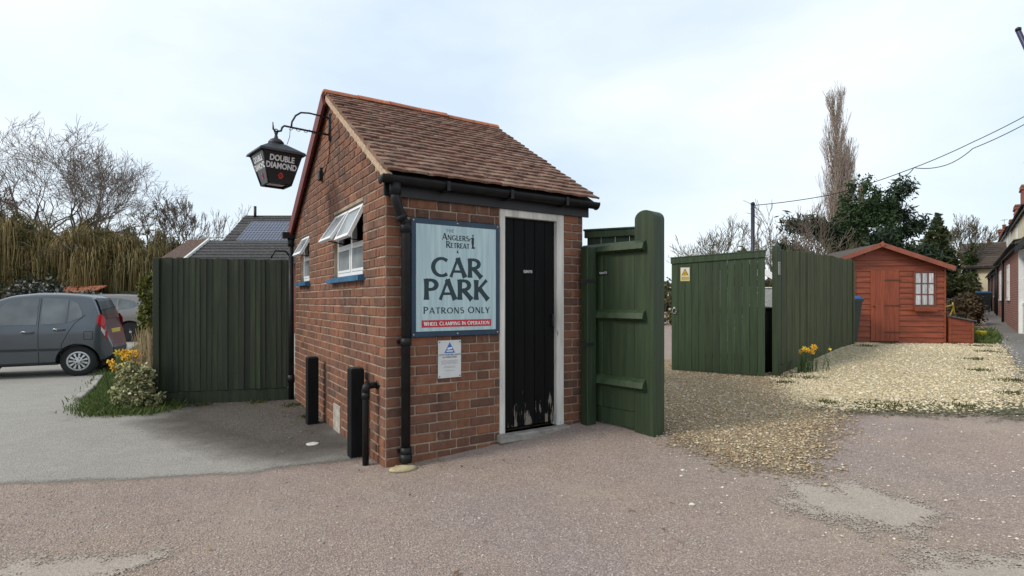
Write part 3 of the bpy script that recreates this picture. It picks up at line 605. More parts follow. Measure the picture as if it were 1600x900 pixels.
def glyph(ch):
    S=[]; L=lambda a,b,w: S.append((line(a,b),lw(w)))
    def A_(cx,cy,rx,ry,a0,a1,th=TK,tn=TN,ends=True):
        p=arc(cx,cy,rx,ry,a0,a1); S.append((p,aw(th,tn,p,cx)))
    if ch=='A': L((.05,0),(.42,1),TN); L((.40,1),(.80,0),TK); L((.18,.30),(.66,.30),.11); W=.86
    elif ch=='C': A_(.50,.5,.42,.44,48,312,TK,.13); W=.84
    elif ch=='D': L((.12,0),(.12,1),TK); A_(.26,.5,.50,.44,90,-90); L((.1,.94),(.3,.94),TN); L((.1,.06),(.3,.06),TN); W=.88
    elif ch=='E': L((.12,0),(.12,1),TK); L((.1,.94),(.56,.94),.12); L((.1,.52),(.50,.52),.12); L((.1,.06),(.58,.06),.12); W=.64
    elif ch=='G': A_(.50,.5,.42,.44,48,320,TK,.13); L((.80,.46),(.80,.08),.17); L((.58,.46),(.84,.46),.1); W=.94
    elif ch=='H': L((.12,0),(.12,1),TK); L((.74,0),(.74,1),TK); L((.1,.52),(.76,.52),.12); W=.88
    elif ch=='I': L((.12,0),(.12,1),TK); W=.26
    elif ch=='K': L((.12,0),(.12,1),TK); L((.18,.46),(.68,1),.13); L((.28,.58),(.76,0),TK); W=.82
    elif ch=='L': L((.12,0),(.12,1),TK); L((.1,.06),(.56,.06),.12); W=.60
    elif ch=='M': L((.06,0),(.16,1),TN); L((.16,1),(.52,.08),TK); L((.52,.08),(.88,1),TN); L((.88,1),(.98,0),TK); W=1.06
    elif ch=='N': L((.10,0),(.10,1),TN); L((.10,1),(.76,0),TK); L((.76,0),(.76,1),TN); W=.88
    elif ch=='O': A_(.50,.5,.42,.44,0,360); W=1.0
    elif ch in 'PR':
        L((.12,0),(.12,1),TK); A_(.30,.72,.30,.225,90,-90); L((.1,.945),(.32,.945),.12); L((.1,.495),(.32,.495),.12); W=.68
        if ch=='R': L((.30,.50),(.74,0),TK); W=.80
    elif ch=='S': 
        p=arc(.34,.74,.24,.205,40,270,12)+arc(.34,.29,.26,.235,90,-150,14)[1:]; S.append((p,[.13+.06*math.sin(math.pi*i/(len(p)-1)) for i in range(len(p))])); W=.66
    elif ch=='T': L((.36,0),(.36,1),TK); L((.0,.94),(.72,.94),.12); W=.72
    elif ch=='W': L((.04,1),(.28,0),TK); L((.28,0),(.52,.95),TN); L((.52,.95),(.78,0),TK); L((.78,0),(1.02,1),TN); W=1.06
    elif ch=='Y': L((.38,0),(.38,.45),TK); L((.38,.42),(.04,1),TK); L((.38,.42),(.72,1),TN); W=.76
    else: W=.36
    return S,W
def write(mb,txt,x,y,h,fr,width=None,first=1.0,sp=.09,bold=1.0):
    tot=0; items=[]
    for i,ch in enumerate(txt):
        S,W=glyph(ch); k=h*(first if (i==0 or txt[i-1]==' ') else 1.0); items.append((S,W,k,tot)); tot+=(W+sp)*k
    tot-=sp*h; f=(width/tot) if width else 1.0; cnt=0
    for S,W,k,ox in items:
        for pts,ws in S:
            cnt+=1; stroke(mb,[(x-tot*f/2+(ox+p[0]*k)*f,y+p[1]*k) for p in pts],[w*k*min(1,f*1.05)*bold for w in ws],fr,0.00006*cnt)
SX0,SX1,SZ0,SZ1=.20,1.01,1.00,1.95
wx,wy_=loc2w((SX0+SX1)/2,-.012)
sign=thing('car_park_sign','large pale blue car park sign with dark blue frame on the brick wall','sign',(wx,wy_,SZ0),RZ)
hw=(SX1-SX0)/2; hh=SZ1-SZ0
mb=MB(); mb.bbox(-hw,hw,-.022,0,0,hh,.003); mb.build('backing_board',pm('dark_blue_board',(0.012,0.040,0.075),0.25,8,rough=0.4,bmp=0.1,rnd=0),sign)
mfp,nt,N,L,bs=_mat('sign_face'); v=coords(nt,'Object',(22,1,1.2),False); n=noise(nt,v,1.5,5,.6); L.new(ramp(nt,n,[(0.3,(0.33,0.47,0.50)),(0.7,(0.50,0.635,0.64))]),bs.inputs['Base Color']); bs.inputs['Roughness'].default_value=.35
panel=MB().box(-hw+.038,hw-.038,-.026,-.0221,.045,hh-.045).build('sign_face',mfp,sign)
SF=lambda u,v,z:(u,-.0265-z,v)
dk=flat('sign_dark_teal',(0.006,0.030,0.038),0.4); bk=flat('sign_black',(0.008,0.010,0.012),.4)
mb=MB(); write(mb,'CAR',0,.484,.160,SF,.47,sp=.08,bold=1.15); write(mb,'PARK',0,.298,.168,SF,.60,sp=.06,bold=1.15); write(mb,'PATRONS ONLY',0,.186,.050,SF,.61,first=1.12,sp=.16,bold=.95); mb.build('lettering',dk,sign)
mb=MB(); write(mb,'THE',-.07,.852,.026,SF,.075,sp=.2,bold=.6); write(mb,'ANGLERS',-.018,.788,.042,SF,.245,first=1.3,sp=.08); write(mb,'RETREAT',.002,.725,.042,SF,.215,first=1.3,sp=.06)
mb.build('name_lettering',bk,sign); mb=MB(); F0=.140
for poly in ([(-.012,.0),(.022,.0),(.022,.012),(.010,.016),(.012,.05),(.014,.085),(.004,.10),(-.008,.09),(-.012,.05),(-.006,.02)],[(-.002,.10),(.008,.10),(.009,.115),(.003,.122),(-.003,.114)],[(-.006,.085),(-.03,.072),(-.031,.076),(-.008,.094)],[(-.030,.06),(-.024,.06),(-.026,.082),(-.031,.082)],[(.006,.118),(-.010,.114),(-.010,.111),(.006,.112)]):
    mb.add([SF(F0+u,.728+v,.0001) for u,v in poly],[tuple(range(len(poly)))])
mb.build('angler_figure',bk,sign); mb=MB(); mb.add([SF((u-.002)*1.0+.0,v*1.0+.682,.0001) for u,v in ((0,0),(.012,.004),(.012,.010),(.004,.012),(.004,.02),(.010,.030),(-.002,.024),(-.008,.010))],[tuple(range(8))])
mb.build('hook_mark',bk,sign)
mb=MB().box(-.32,.32,-.0276,-.0262,.076,.134); st=mb.build('red_strip',flat('sign_red',(0.50,0.02,0.03),.4),sign)
mb=MB(); write(mb,'WHEEL CLAMPING IN OPERATION',0,.090,.028,lambda u,v,z:(u,-.0280-z,v),.60,first=1.12,sp=.10); mb.build('strip_lettering',flat('sign_white',(0.8,0.8,0.8),.4),sign)
for u,v in ((-hw+.018,.02),(0,.02),(hw-.018,.02),(-hw+.018,hh-.02),(0,hh-.02),(hw-.018,hh-.02)):
    MB().lathe([(.008,0),(.008,.003),(.004,.005)],10,lambda x,y,z,u=u,v=v:(u+x,-.0222-z,v+y)).build('screw',M['steel'],sign)
# small notice
wx,wy_=loc2w(.542,-.012); nb=thing('surveillance_notice','small white notice with blue camera triangle below the large sign','notice',(wx,wy_,.655),RZ)
MB().bbox(-.105,.105,-.006,0,0,.31,.002).build('plate',pm('notice_plate',(0.62,0.62,0.60),.08,5,rough=.35,bmp=0,rnd=0),nb)
mb=MB(); FN=lambda u,v,z:(u,-.0064-z,v); mb.add([FN(u,v,0) for u,v in ((-.05,.205),(.05,.205),(0,.295))],[(0,1,2)]); mb.build('triangle',flat('notice_blue',(0.02,0.14,0.42),.4),nb)
mb=MB(); mb.add([FN(u,v,.0003) for u,v in ((-.03,.216),(.03,.216),(.03,.226),(-.03,.226))],[(0,1,2,3)]); mb.add([FN(u,v,.0003) for u,v in ((-.02,.232),(.022,.238),(.020,.254),(-.022,.248))],[(0,1,2,3)]); mb.build('camera_symbol',flat('notice_white',(0.7,0.72,0.74),.4),nb)
tb=flat('notice_text',(0.05,0.08,0.14),.5)
for tx,zz,sz in (('CCTV SURVEILLANCE',.190,.021),('IN OPERATION',.170,.019)):
    o=link('notice_lettering',text_mesh(tx,sz,.0004,.0002),tb,nb,(0,-.0068,zz)); o.rotation_euler=(R(90),0,0)
mb=MB()
for zz,w in ((.143,.075),(.134,.08),(.125,.07),(.116,.078),(.095,.05),(.086,.055),(.06,.04)): 
    x=-w
    while x<w: 
        d=random.uniform(.006,.018); mb.add([FN(u,v,.0002) for u,v in ((x,zz-.0018),(min(w,x+d),zz-.0018),(min(w,x+d),zz+.0018),(x,zz+.0018))],[(0,1,2,3)]); x+=d+.004
mb.build('small_print',flat('notice_print',(0.25,0.27,0.30),.5),nb)
for u,v in ((-.092,.014),(.092,.014),(-.092,.296),(.092,.296)): MB().lathe([(.005,0),(.005,.003)],8,lambda x,y,z,u=u,v=v:(u+x,-.0062-z,v+y)).build('screw',M['iron'],nb)
# GENTS plates
def gents(loc,rz,label,sc_=1.0):
    g=thing('gents_plate',label,'sign',loc,rz); MB().bbox(-.055*sc_,.055*sc_,-.006,0,-.022*sc_,.022*sc_,.003).build('plate',M['black'],g)
    o=link('plate_lettering',text_mesh('GENTS',.031*sc_,.0003,.0004),flat('plate_white',(0.75,0.75,0.75),.4),g,(0,-.0072,0)); o.rotation_euler=(R(90),0,0); return g
x,y=loc2w(1.345,.0235); gents((x,y,1.555),RZ,'small black plate reading GENTS on the black door')
# ------------------------------------------------------------------ lantern and bracket
bx,by=loc2w(0,1.65)
br=thing('lantern_bracket','black wrought iron lantern bracket with curved stay near the gable top','bracket',(bx,by,3.0),RZ)
mb=MB(); mb.tube([(0,0,0.0),(-.36,0,.015),(-.455,0,.02),(-.475,0,.0),(-.485,0,-.035),(-.53,0,-.05),(-.555,0,-.03),(-.56,0,.04)],[.010]*7+[.004],8); mb.build('arm',M['iron'],br)
mb=MB(); mb.tube([(0,0,.175),(-.22,0,.19),(-.30,0,.18),(-.35,0,.14),(-.385,0,.07),(-.39,0,.016)],.009,8); mb.build('stay',M['iron'],br)
mb=MB(); mb.bbox(-.014,-.006,-.02,.02,-.06,.23,.002); mb.tube([(-.02,0,-.05),(-.02,0,.22)],.012,8); mb.build('wall_plate',M['iron'],br)
mb=MB(); pts=[(-.05-.5*i/24*.72,.012*math.cos(i*1.3),.004+.018*math.sin(i*1.3)) for i in range(25)]; mb.tube(pts,.003,5); mb.tube([(-.40,0,.015),(-.405,0,-.08),(-.43,0,-.16)],.003,5)
mb.tube([(-.02,0,-.03),(-.012,.03,-.15),(-.012,.06,-.22),(-.012,.22,-.32),(-.02,.36,-.36),(-.03,.37,-.38)],.004,5); mb.build('cable',M['black_plastic'],br)
lx,ly=loc2w(-.53,1.65); LZ=2.42
lan=thing('pub_lantern','black four-sided pub lantern with white lettering hanging from the bracket','lantern',(lx,ly,LZ),RZ+R(10))
mb=MB(); b0,b1,h1=.105,.185,.30
mb.hexa([(-b0,-b0,0),(b0,-b0,0),(b0,b0,0),(-b0,b0,0),(-b1,-b1,h1),(b1,-b1,h1),(b1,b1,h1),(-b1,b1,h1)]); mb.f=mb.f[1:]; mb.sm=mb.sm[1:]
mb.build('glass_body',pm('black_lantern_panel',(0.008,0.010,0.011),.2,5,rough=.3,bmp=0,rnd=0),lan)
mb=MB()
for sx in (-1,1):
    for sy in (-1,1): mb.tube([(sx*b0,sy*b0,-.005),(sx*b1,sy*b1,h1)],.008,6)
for a,b in (((-1,-1),(1,-1)),((1,-1),(1,1)),((1,1),(-1,1)),((-1,1),(-1,-1))): mb.tube([(a[0]*b0,a[1]*b0,0),(b[0]*b0,b[1]*b0,0)],.009,6)
mb.build('frame',M['iron'],lan)
MB().box(-b0*.78,b0*.78,-b0*.78,b0*.78,.012,.016).build('base_glass',pm('white_lantern_glass',(0.6,0.6,0.58),.1,8,rough=.4,bmp=0,rnd=0),lan)
mb=MB(); e=.216; mb.hexa([(-e,-e,h1-.012),(e,-e,h1-.012),(e,e,h1-.012),(-e,e,h1-.012),(-e+.01,-e+.01,h1+.012),(e-.01,-e+.01,h1+.012),(e-.01,e-.01,h1+.012),(-e+.01,e-.01,h1+.012)])
mb.hexa([(-e+.012,-e+.012,h1+.012),(e-.012,-e+.012,h1+.012),(e-.012,e-.012,h1+.012),(-e+.012,e-.012,h1+.012),(-.07,-.07,h1+.10),(.07,-.07,h1+.10),(.07,.07,h1+.10),(-.07,.07,h1+.10)]); mb.build('hood',M['iron'],lan)
mb=MB(); mb.lathe([(.075,h1+.095),(.072,h1+.125),(.05,h1+.15),(.02,h1+.165),(.012,h1+.20),(.018,h1+.21),(.008,h1+.225)],14); mb.tube([(.0+.02*math.cos(t),0,h1+.235+.02*math.sin(t)) for t in [i*.63 for i in range(11)]],.005,6); mb.build('cap',M['iron'],lan)
tl=math.atan2(b1-b0,h1); wl=flat('lantern_lettering',(0.62,0.62,0.62),.5); rd=flat('lantern_red',(0.45,0.03,0.03),.4)
for face in range(2):
    rot=Matrix.Rotation(0 if face==0 else -math.pi/2,4,'Z')
    def put(name,me,m,zz,off):
        yb=-(b0+(b1-b0)*zz/h1)-off
        o=link(name,me,m,lan); o.matrix_local=rot@Matrix.Translation((0,yb,zz))@Matrix.Rotation(R(90)+tl,4,'X')
    put('lettering',text_mesh('DOUBLE',.075,.0028,.0005,.80),wl,.228,.0025); put('lettering',text_mesh('DIAMOND',.075,.0028,.0005,.80),wl,.160,.0025)
    mb=MB(); mb.add([(x,y,0) for x,y in ((-.026,0),(-.012,-.030),(.006,-.032),(.026,-.004),(.010,.030),(-.010,.028))],[tuple(range(6))]); put('emblem',mb.mesh('emblem'),rd,.075,.003)
    put('emblem_letter',text_mesh('D',.035,.001,.0004),M['iron'],.075,.0042)
# ------------------------------------------------------------------ black posts by the gable, drain things
for (x,y,h,lb) in ((-2.13,5.66,.71,'black square timber post standing by the gable, farther from the corner'),(-1.30,4.42,.73,'black square timber post by the gable beside the bent waste pipe')):
    p=thing('timber_post',lb,'post',(x,y,gz(x,y)),RZ,'black posts beside the gable wall'); MB().bbox(-.056,.056,-.056,.056,-.1,h,.006).build('shaft',M['black_wood'],p); MB().bbox(-.050,.050,-.050,.050,h+.0005,h+.012,.004).build('end_grain',pm('post_top',(0.025,0.023,0.022),.3,20,rough=.9,rnd=0),p)
x,y=-.83,4.05; mb=MB(); mb.lathe([(.095,0),(.10,.012),(.075,.022),(.02,.024)],14,lambda a,b,c:(a*1.1,b*.75,c)); tag(mb.build('splash_stone',pm('buff_stone',(0.42,0.34,0.20),.25,14,rough=.9,bmp=.4,rnd=0),None,(x,y,gz(x,y)),.5),'flat buff stone under the foot of the front downpipe','stone')
x,y=-1.80,4.80; mb=MB(); mb.lathe([(.055,0),(.057,.006),(.045,.009),(.01,.009)],18); tag(mb.build('drain_cap',pm('white_cap',(0.55,0.54,0.50),.2,20,rough=.6,rnd=0),None,(x,y,gz(x,y)+.010)),'small round white cap set in the dark asphalt','drain cap')
# ------------------------------------------------------------------ boarded fence left of the outhouse
A,B=(-4.43,6.70),(-2.95,7.115); L_=math.dist(A,B); an=math.atan2(B[1]-A[1],B[0]-A[0]); g0=gz(*A)
fen=thing('boarded_fence','tall dark green featheredge fence left of the brick outhouse','fence',(A[0],A[1],g0),an)
nb_=24; pw=L_/nb_
mb=MB(); mb.hexa([(-pw*.15,-.010,0),(pw,-.018,0),(pw,0,0),(-pw*.15,0,0),(-pw*.15,-.010,1.70),(pw,-.018,1.70),(pw,0,1.70),(-pw*.15,0,1.70)]); bme=mb.mesh('board'); bme.materials.append(M['green_dark']); bme.materials.append(pm('worn_board_edge',(0.15,0.15,0.10),.6,4,(3,3,1.5),rough=.9,rnd=.6)); bme.polygons[3].material_index=1
for i in range(nb_):
    o=bpy.data.objects.new('board',bme); COL.objects.link(o); o.parent=fen; o.location=(i*pw,random.uniform(-.003,.002),.165+random.uniform(-.006,.006)); o.rotation_euler=(random.uniform(-.003,.003),random.uniform(-.004,.004),0); o.scale=(random.uniform(.92,1.08),random.uniform(.75,1.25),1)
MB().bbox(.03,L_-.02,-.012,.018,-.06,.158,.004).build('gravel_board',M['green_dark'],fen)
MB().bbox(-.075,-.002,-.05,.05,-.2,1.86,.006).build('post',M['green_dark'],fen); MB().bbox(L_-.05,L_+.02,.03,.10,-.2,1.84,.006).build('post',M['green_dark'],fen)
for z in (.11,1.0,1.7): MB().bbox(0,L_-.06,.003,.05,z,z+.08,.004).build('rail',M['green_dark'],fen)
# ------------------------------------------------------------------ open gate with round-topped post
GH=(.735,5.245); ga=math.atan2(4.70-5.245,1.235-.735); g0=gz(.95,4.98)
gt=thing('gents_gate','green ledged gate standing open beside the black door','gate',(GH[0],GH[1],g0),ga)
zt=1.79-g0; x=0.0
for w in (.21,.36):
    MB().bbox(x+.002,x+w-.002,-.012,.012,.17,zt,.004).build('board',M['green'],gt); x+=w
MB().bbox(.0,.57,-.009,.012,.015,.166,.004).build('bottom_board',M['green'],gt)
for z in (.42,1.04,1.665):
    mb=MB(); z-=g0*0; mb.hexa([(-.03,-.075,z-.02),(.69,-.075,z-.02),(.69,-.0125,z-.05),(-.03,-.0125,z-.05),(-.03,-.055,z+.03),(.69,-.055,z+.03),(.69,-.0125,z+.06),(-.03,-.0125,z+.06)]); mb.build('ledge',M['green'],gt)
def round_top(x0,x1,h):
    r=(x1-x0)/2; return [(x0,-.03),(x1,-.03)]+[((x0+x1)/2+r*math.cos(math.pi*k/12),h-r*.75+r*.75*math.sin(math.pi*k/12)) for k in range(13)]
mb=MB(); mb.prism(round_top(.572,.775,2.10-g0),lambda u,v,w:(u,.15-.163*w,v)); mb.build('round_topped_post',M['green'],gt)
hp=loc2w(1.965,-.10); mb=MB()
hpt=thing('hinge_post','green hinge post against the end of the brick front wall','post',(hp[0],hp[1],gz(*hp)),RZ); MB().bbox(-.055,.055,-.05,.05,-.1,1.69,.006).build('shaft',M['green'],hpt); 
mb=MB(); 
for z in (.75,1.35): mb=MB(); mb.box(-.14,.02,-.056,-.0505,z,z+.03); mb.build('hinge_strap',M['iron'],hpt)
c,s=math.cos(ga),math.sin(ga); gents((GH[0]+c*.22+s*.0125,GH[1]+s*.22-c*.0125,1.555),ga,'small black plate reading GENTS on the green gate',.95)
# boarded screen behind the gate
S0,S1=(.77,5.45),(1.43,5.16); sa=math.atan2(S1[1]-S0[1],S1[0]-S0[0]); sl=math.dist(S0,S1); g0=gz(1.1,5.3)
scn=thing('boarded_screen','green boarded screen with recessed top rail behind the open gate','screen',(S0[0],S0[1],g0),sa); ht=2.02-g0
for i in range(5): MB().bbox(i*sl/5+.002,(i+1)*sl/5-.002,0,.02,.02,ht-.02,.003).build('board',M['green'],scn)
MB().bbox(-.02,sl,-.035,-.001,ht-.09,ht-.02,.005).build('rail',M['green'],scn); MB().bbox(-.03,sl+.01,-.045,.03,ht-.019,ht,.004).build('capping',M['green'],scn); MB().bbox(0,sl,-.032,-.001,ht-.24,ht-.17,.005).build('rail',M['green'],scn)
MB().bbox(sl-.08,sl,-.030,-.001,ht-.165,ht-.095,.004).build('block',M['green'],scn)
# ------------------------------------------------------------------ wide gate
G0,G1=(2.72,9.05),(3.975,8.345); wa=math.atan2(G1[1]-G0[1],G1[0]-G0[0]); wl_=math.dist(G0,G1); g0=gz(3.3,8.7)
wg=thing('wide_gate','wide green boarded gate with a yellow warning sign, standing half open','gate',(G0[0],G0[1],g0),wa); ht=1.94
nb_=13; pw=wl_/nb_
for i in range(nb_):
    zt=ht+.06*(i/nb_)-.02; MB().bbox(i*pw+.0015,(i+1)*pw-.0015,-.01+random.uniform(-.002,.002),.012,.03,zt,.003).build('board',M['green'],wg)
mb=MB(); mb.hexa([(-.01,-.03,ht-.11),(wl_+.01,-.03,ht-.05),(wl_+.01,-.012,ht-.05),(-.01,-.012,ht-.11),(-.01,-.03,ht-.02),(wl_+.01,-.03,ht+.04),(wl_+.01,-.012,ht+.04),(-.01,-.012,ht-.02)]); mb.build('top_rail',M['green'],wg)
mb=MB(); mb.hexa([(-.015,-.036,ht-.018),(wl_+.015,-.036,ht+.042),(wl_+.015,.05,ht+.042),(-.015,.05,ht-.018),(-.015,-.036,ht+.0),(wl_+.015,-.036,ht+.06),(wl_+.015,.05,ht+.06),(-.015,.05,ht+.0)]); mb.build('capping',M['green'],wg)
for z in (.25,1.0,1.7): MB().bbox(0,wl_,.013,.06,z,z+.09,.004).build('rail',M['green'],wg)
mb=MB(); mb.tube([(.05+.032*math.cos(t),-.028,1.03+.045*math.sin(t)) for t in [i*2*math.pi/14 for i in range(15)]],.006,6); mb.lathe([(.02,0),(.02,.012),(.01,.016)],12,lambda x,y,z:(.05+x,-.011-z,1.08+y)); mb.build('ring_handle',M['steel'],wg)
c,s=math.cos(wa),math.sin(wa); px=.225
ws=thing('warning_sign','yellow and white warning sign fixed to the wide green gate','sign',(G0[0]+c*px+s*.0135,G0[1]+s*px-c*.0135,1.735),wa)
MB().bbox(-.075,.075,-.005,0,-.115,.115,.002).build('plate',pm('yellow_plate',(0.62,0.52,0.22),.1,6,rough=.4,bmp=0,rnd=0),ws)
mb=MB(); FW=lambda u,v,z:(u,-.0053-z,v); mb.add([FW(u,v,0) for u,v in ((-.068,-.03),(.068,-.03),(.068,.108),(-.068,.108))],[(0,1,2,3)]); mb.build('white_field',flat('warn_white',(.66,.64,.56),.4),ws)
mb=MB(); mb.add([FW(u,v,.0003) for u,v in ((-.058,-.018),(.058,-.018),(0,.098))],[(0,1,2)]); mb.build('triangle',flat('warn_black',(0.02,.02,.02),.4),ws)
mb=MB(); mb.add([FW(u,v,.0006) for u,v in ((-.042,-.009),(.042,-.009),(0,.078))],[(0,1,2)]); mb.build('triangle_field',flat('warn_yellow',(.60,.38,.02),.4),ws)
mb=MB(); mb.add([FW(u,v,.0009) for u,v in ((-.022,.005),(.018,.018),(.022,.028),(.012,.028),(-.020,.016))],[(0,1,2,3,4)]); mb.build('symbol',flat('warn_symbol',(0.02,.02,.02),.4),ws)
mb=MB()
for v in (-.052,-.072,-.092):
    x=-.055
    while x<.05: d=random.uniform(.008,.02); mb.add([FW(a,b,.0003) for a,b in ((x,v-.005),(x+d,v-.005),(x+d,v+.005),(x,v+.005))],[(0,1,2,3)]); x+=d+.006
mb.build('small_print',flat('warn_print',(0.08,.06,.02),.5),ws)
# ------------------------------------------------------------------ long fence and end post
F0,F1=(4.14,8.32),(7.2,11.2); fa=math.atan2(F1[1]-F0[1],F1[0]-F0[0]); fl=math.dist(F0,F1); g0=gz(*F0); g1=gz(*F1)
lf=thing('long_fence','long weathered green fence running from the gate back to the red shed','fence',(F0[0],F0[1],g0),fa)
MB().bbox(.01,.135,-.02,.07,-.2,2.155-g0,.006).build('end_post',M['green'],lf)
nb_=34; pw=(fl-.14)/nb_; bms=[]
for v in range(4):
    mb=MB(); mb.bbox(.002,pw-.002,-.010,.010,.16,1.98,.004); q=random.uniform(-.01,.01); mb.v=[(x,y,z+(q if z>1 else 0)) for x,y,z in mb.v]; me=mb.mesh('board'); me.materials.append(M['green_old']); bms.append(me)
for i in range(nb_):
    t=(i+.5)/nb_; o=bpy.data.objects.new('board',bms[random.randrange(4)]); COL.objects.link(o); o.parent=lf; xx=.14+i*pw; gl=gz(F0[0]+math.cos(fa)*xx,F0[1]+math.sin(fa)*xx)-g0
    o.location=(xx,.03+random.uniform(-.006,.006),max(gl*.55,0)+random.uniform(-.02,.02)); o.scale=(1,1,(2.11+.05*t-g0-max(gl*.55,0))/1.98)
mb=MB(); mb.hexa([(.14,.02,-.15),(fl,.02,g1-g0-.15),(fl,.05,g1-g0-.15),(.14,.05,-.15),(.14,.02,.15),(fl,.02,(g1-g0)+.16),(fl,.05,g1-g0+.16),(.14,.05,.15)]); mb.build('gravel_board',M['green_old'],lf)
for xx in (1.9,fl): MB().bbox(xx,xx+.09,.0 if xx==fl else .045,.13,-.2,2.12-g0,.005).build('post',M['green_old'],lf)
c,s=math.cos(fa),math.sin(fa); q=(F0[0]+c*.055+s*.022,F0[1]+s*.055-c*.022)
pl=thing('house_plaque','small pale metal plaque with bars on the fence end post','plaque',(q[0],q[1],1.80),fa); MB().bbox(-.045,.045,-.006,0,-.1,.1,.003).build('plate',pm('plaque_metal',(.40,.40,.36),.2,12,rough=.5,bmp=0,rnd=0),pl)
mb=MB()
for u in (-.022,.022): mb.box(u-.006,u+.006,-.0085,-.0062,-.075,.06)
mb.box(-.032,.032,-.0085,-.0062,.068,.082); mb.box(-.032,.032,-.0083,-.0064,-.09,-.082); mb.build('bars',flat('plaque_dark',(.03,.035,.03),.5),pl)
# ------------------------------------------------------------------ red shed
RED=pm('red_stained_boards',(0.25,0.053,0.019),0.38,2.2,(1.2,6,9),0.62,0.35,20,0.004,rnd=0.22)
REDV=pm('red_stained_door',(0.26,0.056,0.021),0.25,2.2,(9,6,1.0),0.6,0.35,20,0.004,rnd=0.15)
SY=12.0; SXL,SXR=6.91,9.63; g0=gz(8.3,SY); SE,SA=2.05,2.62; SXM=(SXL+SXR)/2; DEP=2.4
sh=thing('red_shed','red stained timber shed with apex roof at the end of the gravel bay','shed',(SXM,SY,g0-.01),R(-9))
hw=(SXR-SXL)/2; e=SE-g0; a=SA-g0-.06
core=MB(); core.prism([(-hw+.01,0.04),(hw-.01,.04),(hw-.01,e),(0,a),(-hw+.01,e)],lambda u,v,w:(u,.02+(DEP-.04)*w,v)); wl2=core.build('wall',RED,sh)
n=18; bh=a/n; dl,dr=-.16,.42
for i in range(n):
    z0=.03+i*bh; z1=z0+bh
    hwid=hw if z1<e else hw*(a-z1)/(a-e)+.02
    segs=[(-hwid,hwid)]
    if z1<1.66: segs=[(-hwid,dl),(dr,hwid)]
    for p,q in segs:
        mb=MB(); mb.hexa([(p,-.012,z0),(q,-.012,z0),(q,.02,z0),(p,.02,z0),(p,.004,z1-.004),(q,.004,z1-.004),(q,.02,z1-.004),(p,.02,z1-.004)]); mb.build('board',RED,wl2)
MB().bbox(hw-.025,hw+.01,-.016,.03,.0,e,.003).build('corner_trim',RED,sh)
dw=(dr-dl)/6
dsh=MB().box(dl,dr,-.004,.015,.06,1.66).build('door',RED,sh)
for i in range(6): MB().bbox(dl+i*dw+.001,dl+(i+1)*dw-.001,-.022,-.0045,.06,1.655,.003).build('board',REDV,dsh)
mb=MB()
RUST=flat('rusty_iron',(0.08,0.03,0.015),.7)
for z in (.25,.85,1.42): mb=MB(); mb.box(dr-.30,dr+.03,-.030,-.0225,z,z+.03); mb.build('hinge_strap',RUST,dsh)
mb=MB(); mb.lathe([(.012,0),(.012,.02),(.02,.03)],10,lambda x,y,z:(dl+.06+x,-.0225-z,.85+y)); mb.build('knob',RUST,dsh)
curt=pm('white_net_curtain',(.55,.56,.56),.4,3,(12,1,1.5),rough=.7,bmp=0,rnd=.25); curt.node_tree.nodes['Principled BSDF'].inputs['Coat Weight'].default_value=1.0
def shed_win(x0,x1):
    z0,z1=1.20-g0,1.93-g0; mb=MB(); mb.box(x0-.03,x0,-.03,.0,z0-.03,z1+.03); mb.box(x1,x1+.03,-.03,.0,z0-.03,z1+.03); mb.box(x0,x1,-.03,.0,z0-.03,z0); mb.box(x0,x1,-.03,.0,z1,z1+.03)
    for k in (1,2): mb.box(x0+(x1-x0)*k/3-.011,x0+(x1-x0)*k/3+.011,-.027,.0,z0,z1); mb.box(x0,x1,-.026,-.001,z0+(z1-z0)*k/3-.011,z0+(z1-z0)*k/3+.011)
    w=mb.build('window',pm('brown_window_frame',(0.16,0.05,0.03),.2,8,rough=.6,rnd=0),sh)
    for i in range(3):
        for j in range(3):
            a0,a1=x0+(x1-x0)*i/3+.012,x0+(x1-x0)*(i+1)/3-.012; b0,b1=z0+(z1-z0)*j/3+.012,z0+(z1-z0)*(j+1)/3-.012
            MB().box(a0,a1,-.016,-.013,b0,b1).build('pane',curt,w)
    MB().bbox(x0-.03,x1+.03,-.10,-.032,z0-.14,z0-.035,.006).build('window_box',RED,w)
shed_win(.745,1.13); shed_win(-.895,-.51)
ov=.10; rr=(a-e)/hw; 
mb=MB()
for s in (-1,1):
    x1=s*(hw+ov); z1=e-rr*ov; 
    mb.hexa([(0,-.16,a),(x1,-.16,z1),(x1,DEP+.1,z1),(0,DEP+.1,a),(0,-.16,a+.03),(x1,-.16,z1+.03),(x1,DEP+.1,z1+.03),(0,DEP+.1,a+.03)])
rf=mb.build('roof',pm('green_brown_felt',(.06,.045,.035),.3,8,rough=.95,rnd=0),sh)
for s in (-1,1):
    x1=s*(hw+ov); z1=e-rr*ov; mb=MB(); mb.hexa([(0.0,-.185,a-.06),(x1,-.185,z1-.06),(x1,-.162,z1-.06),(0.0,-.162,a-.06),(0.0,-.185,a+.045),(x1,-.185,z1+.045),(x1,-.162,z1+.045),(0.0,-.162,a+.045)]); mb.build('bargeboard',pm('faded_red_bargeboard',(.25,.075,.045),.25,4,rough=.7,rnd=0),rf)
mb=MB(); mb.prism([(-.05,0),(0,-.07),(.05,0),(0,.07)],lambda u,v,w:(u,-.205+.018*w,a-.0+v)); mb.build('finial',pm('finial_wood',(.30,.09,.05),.2,4,rough=.7,rnd=0),rf)
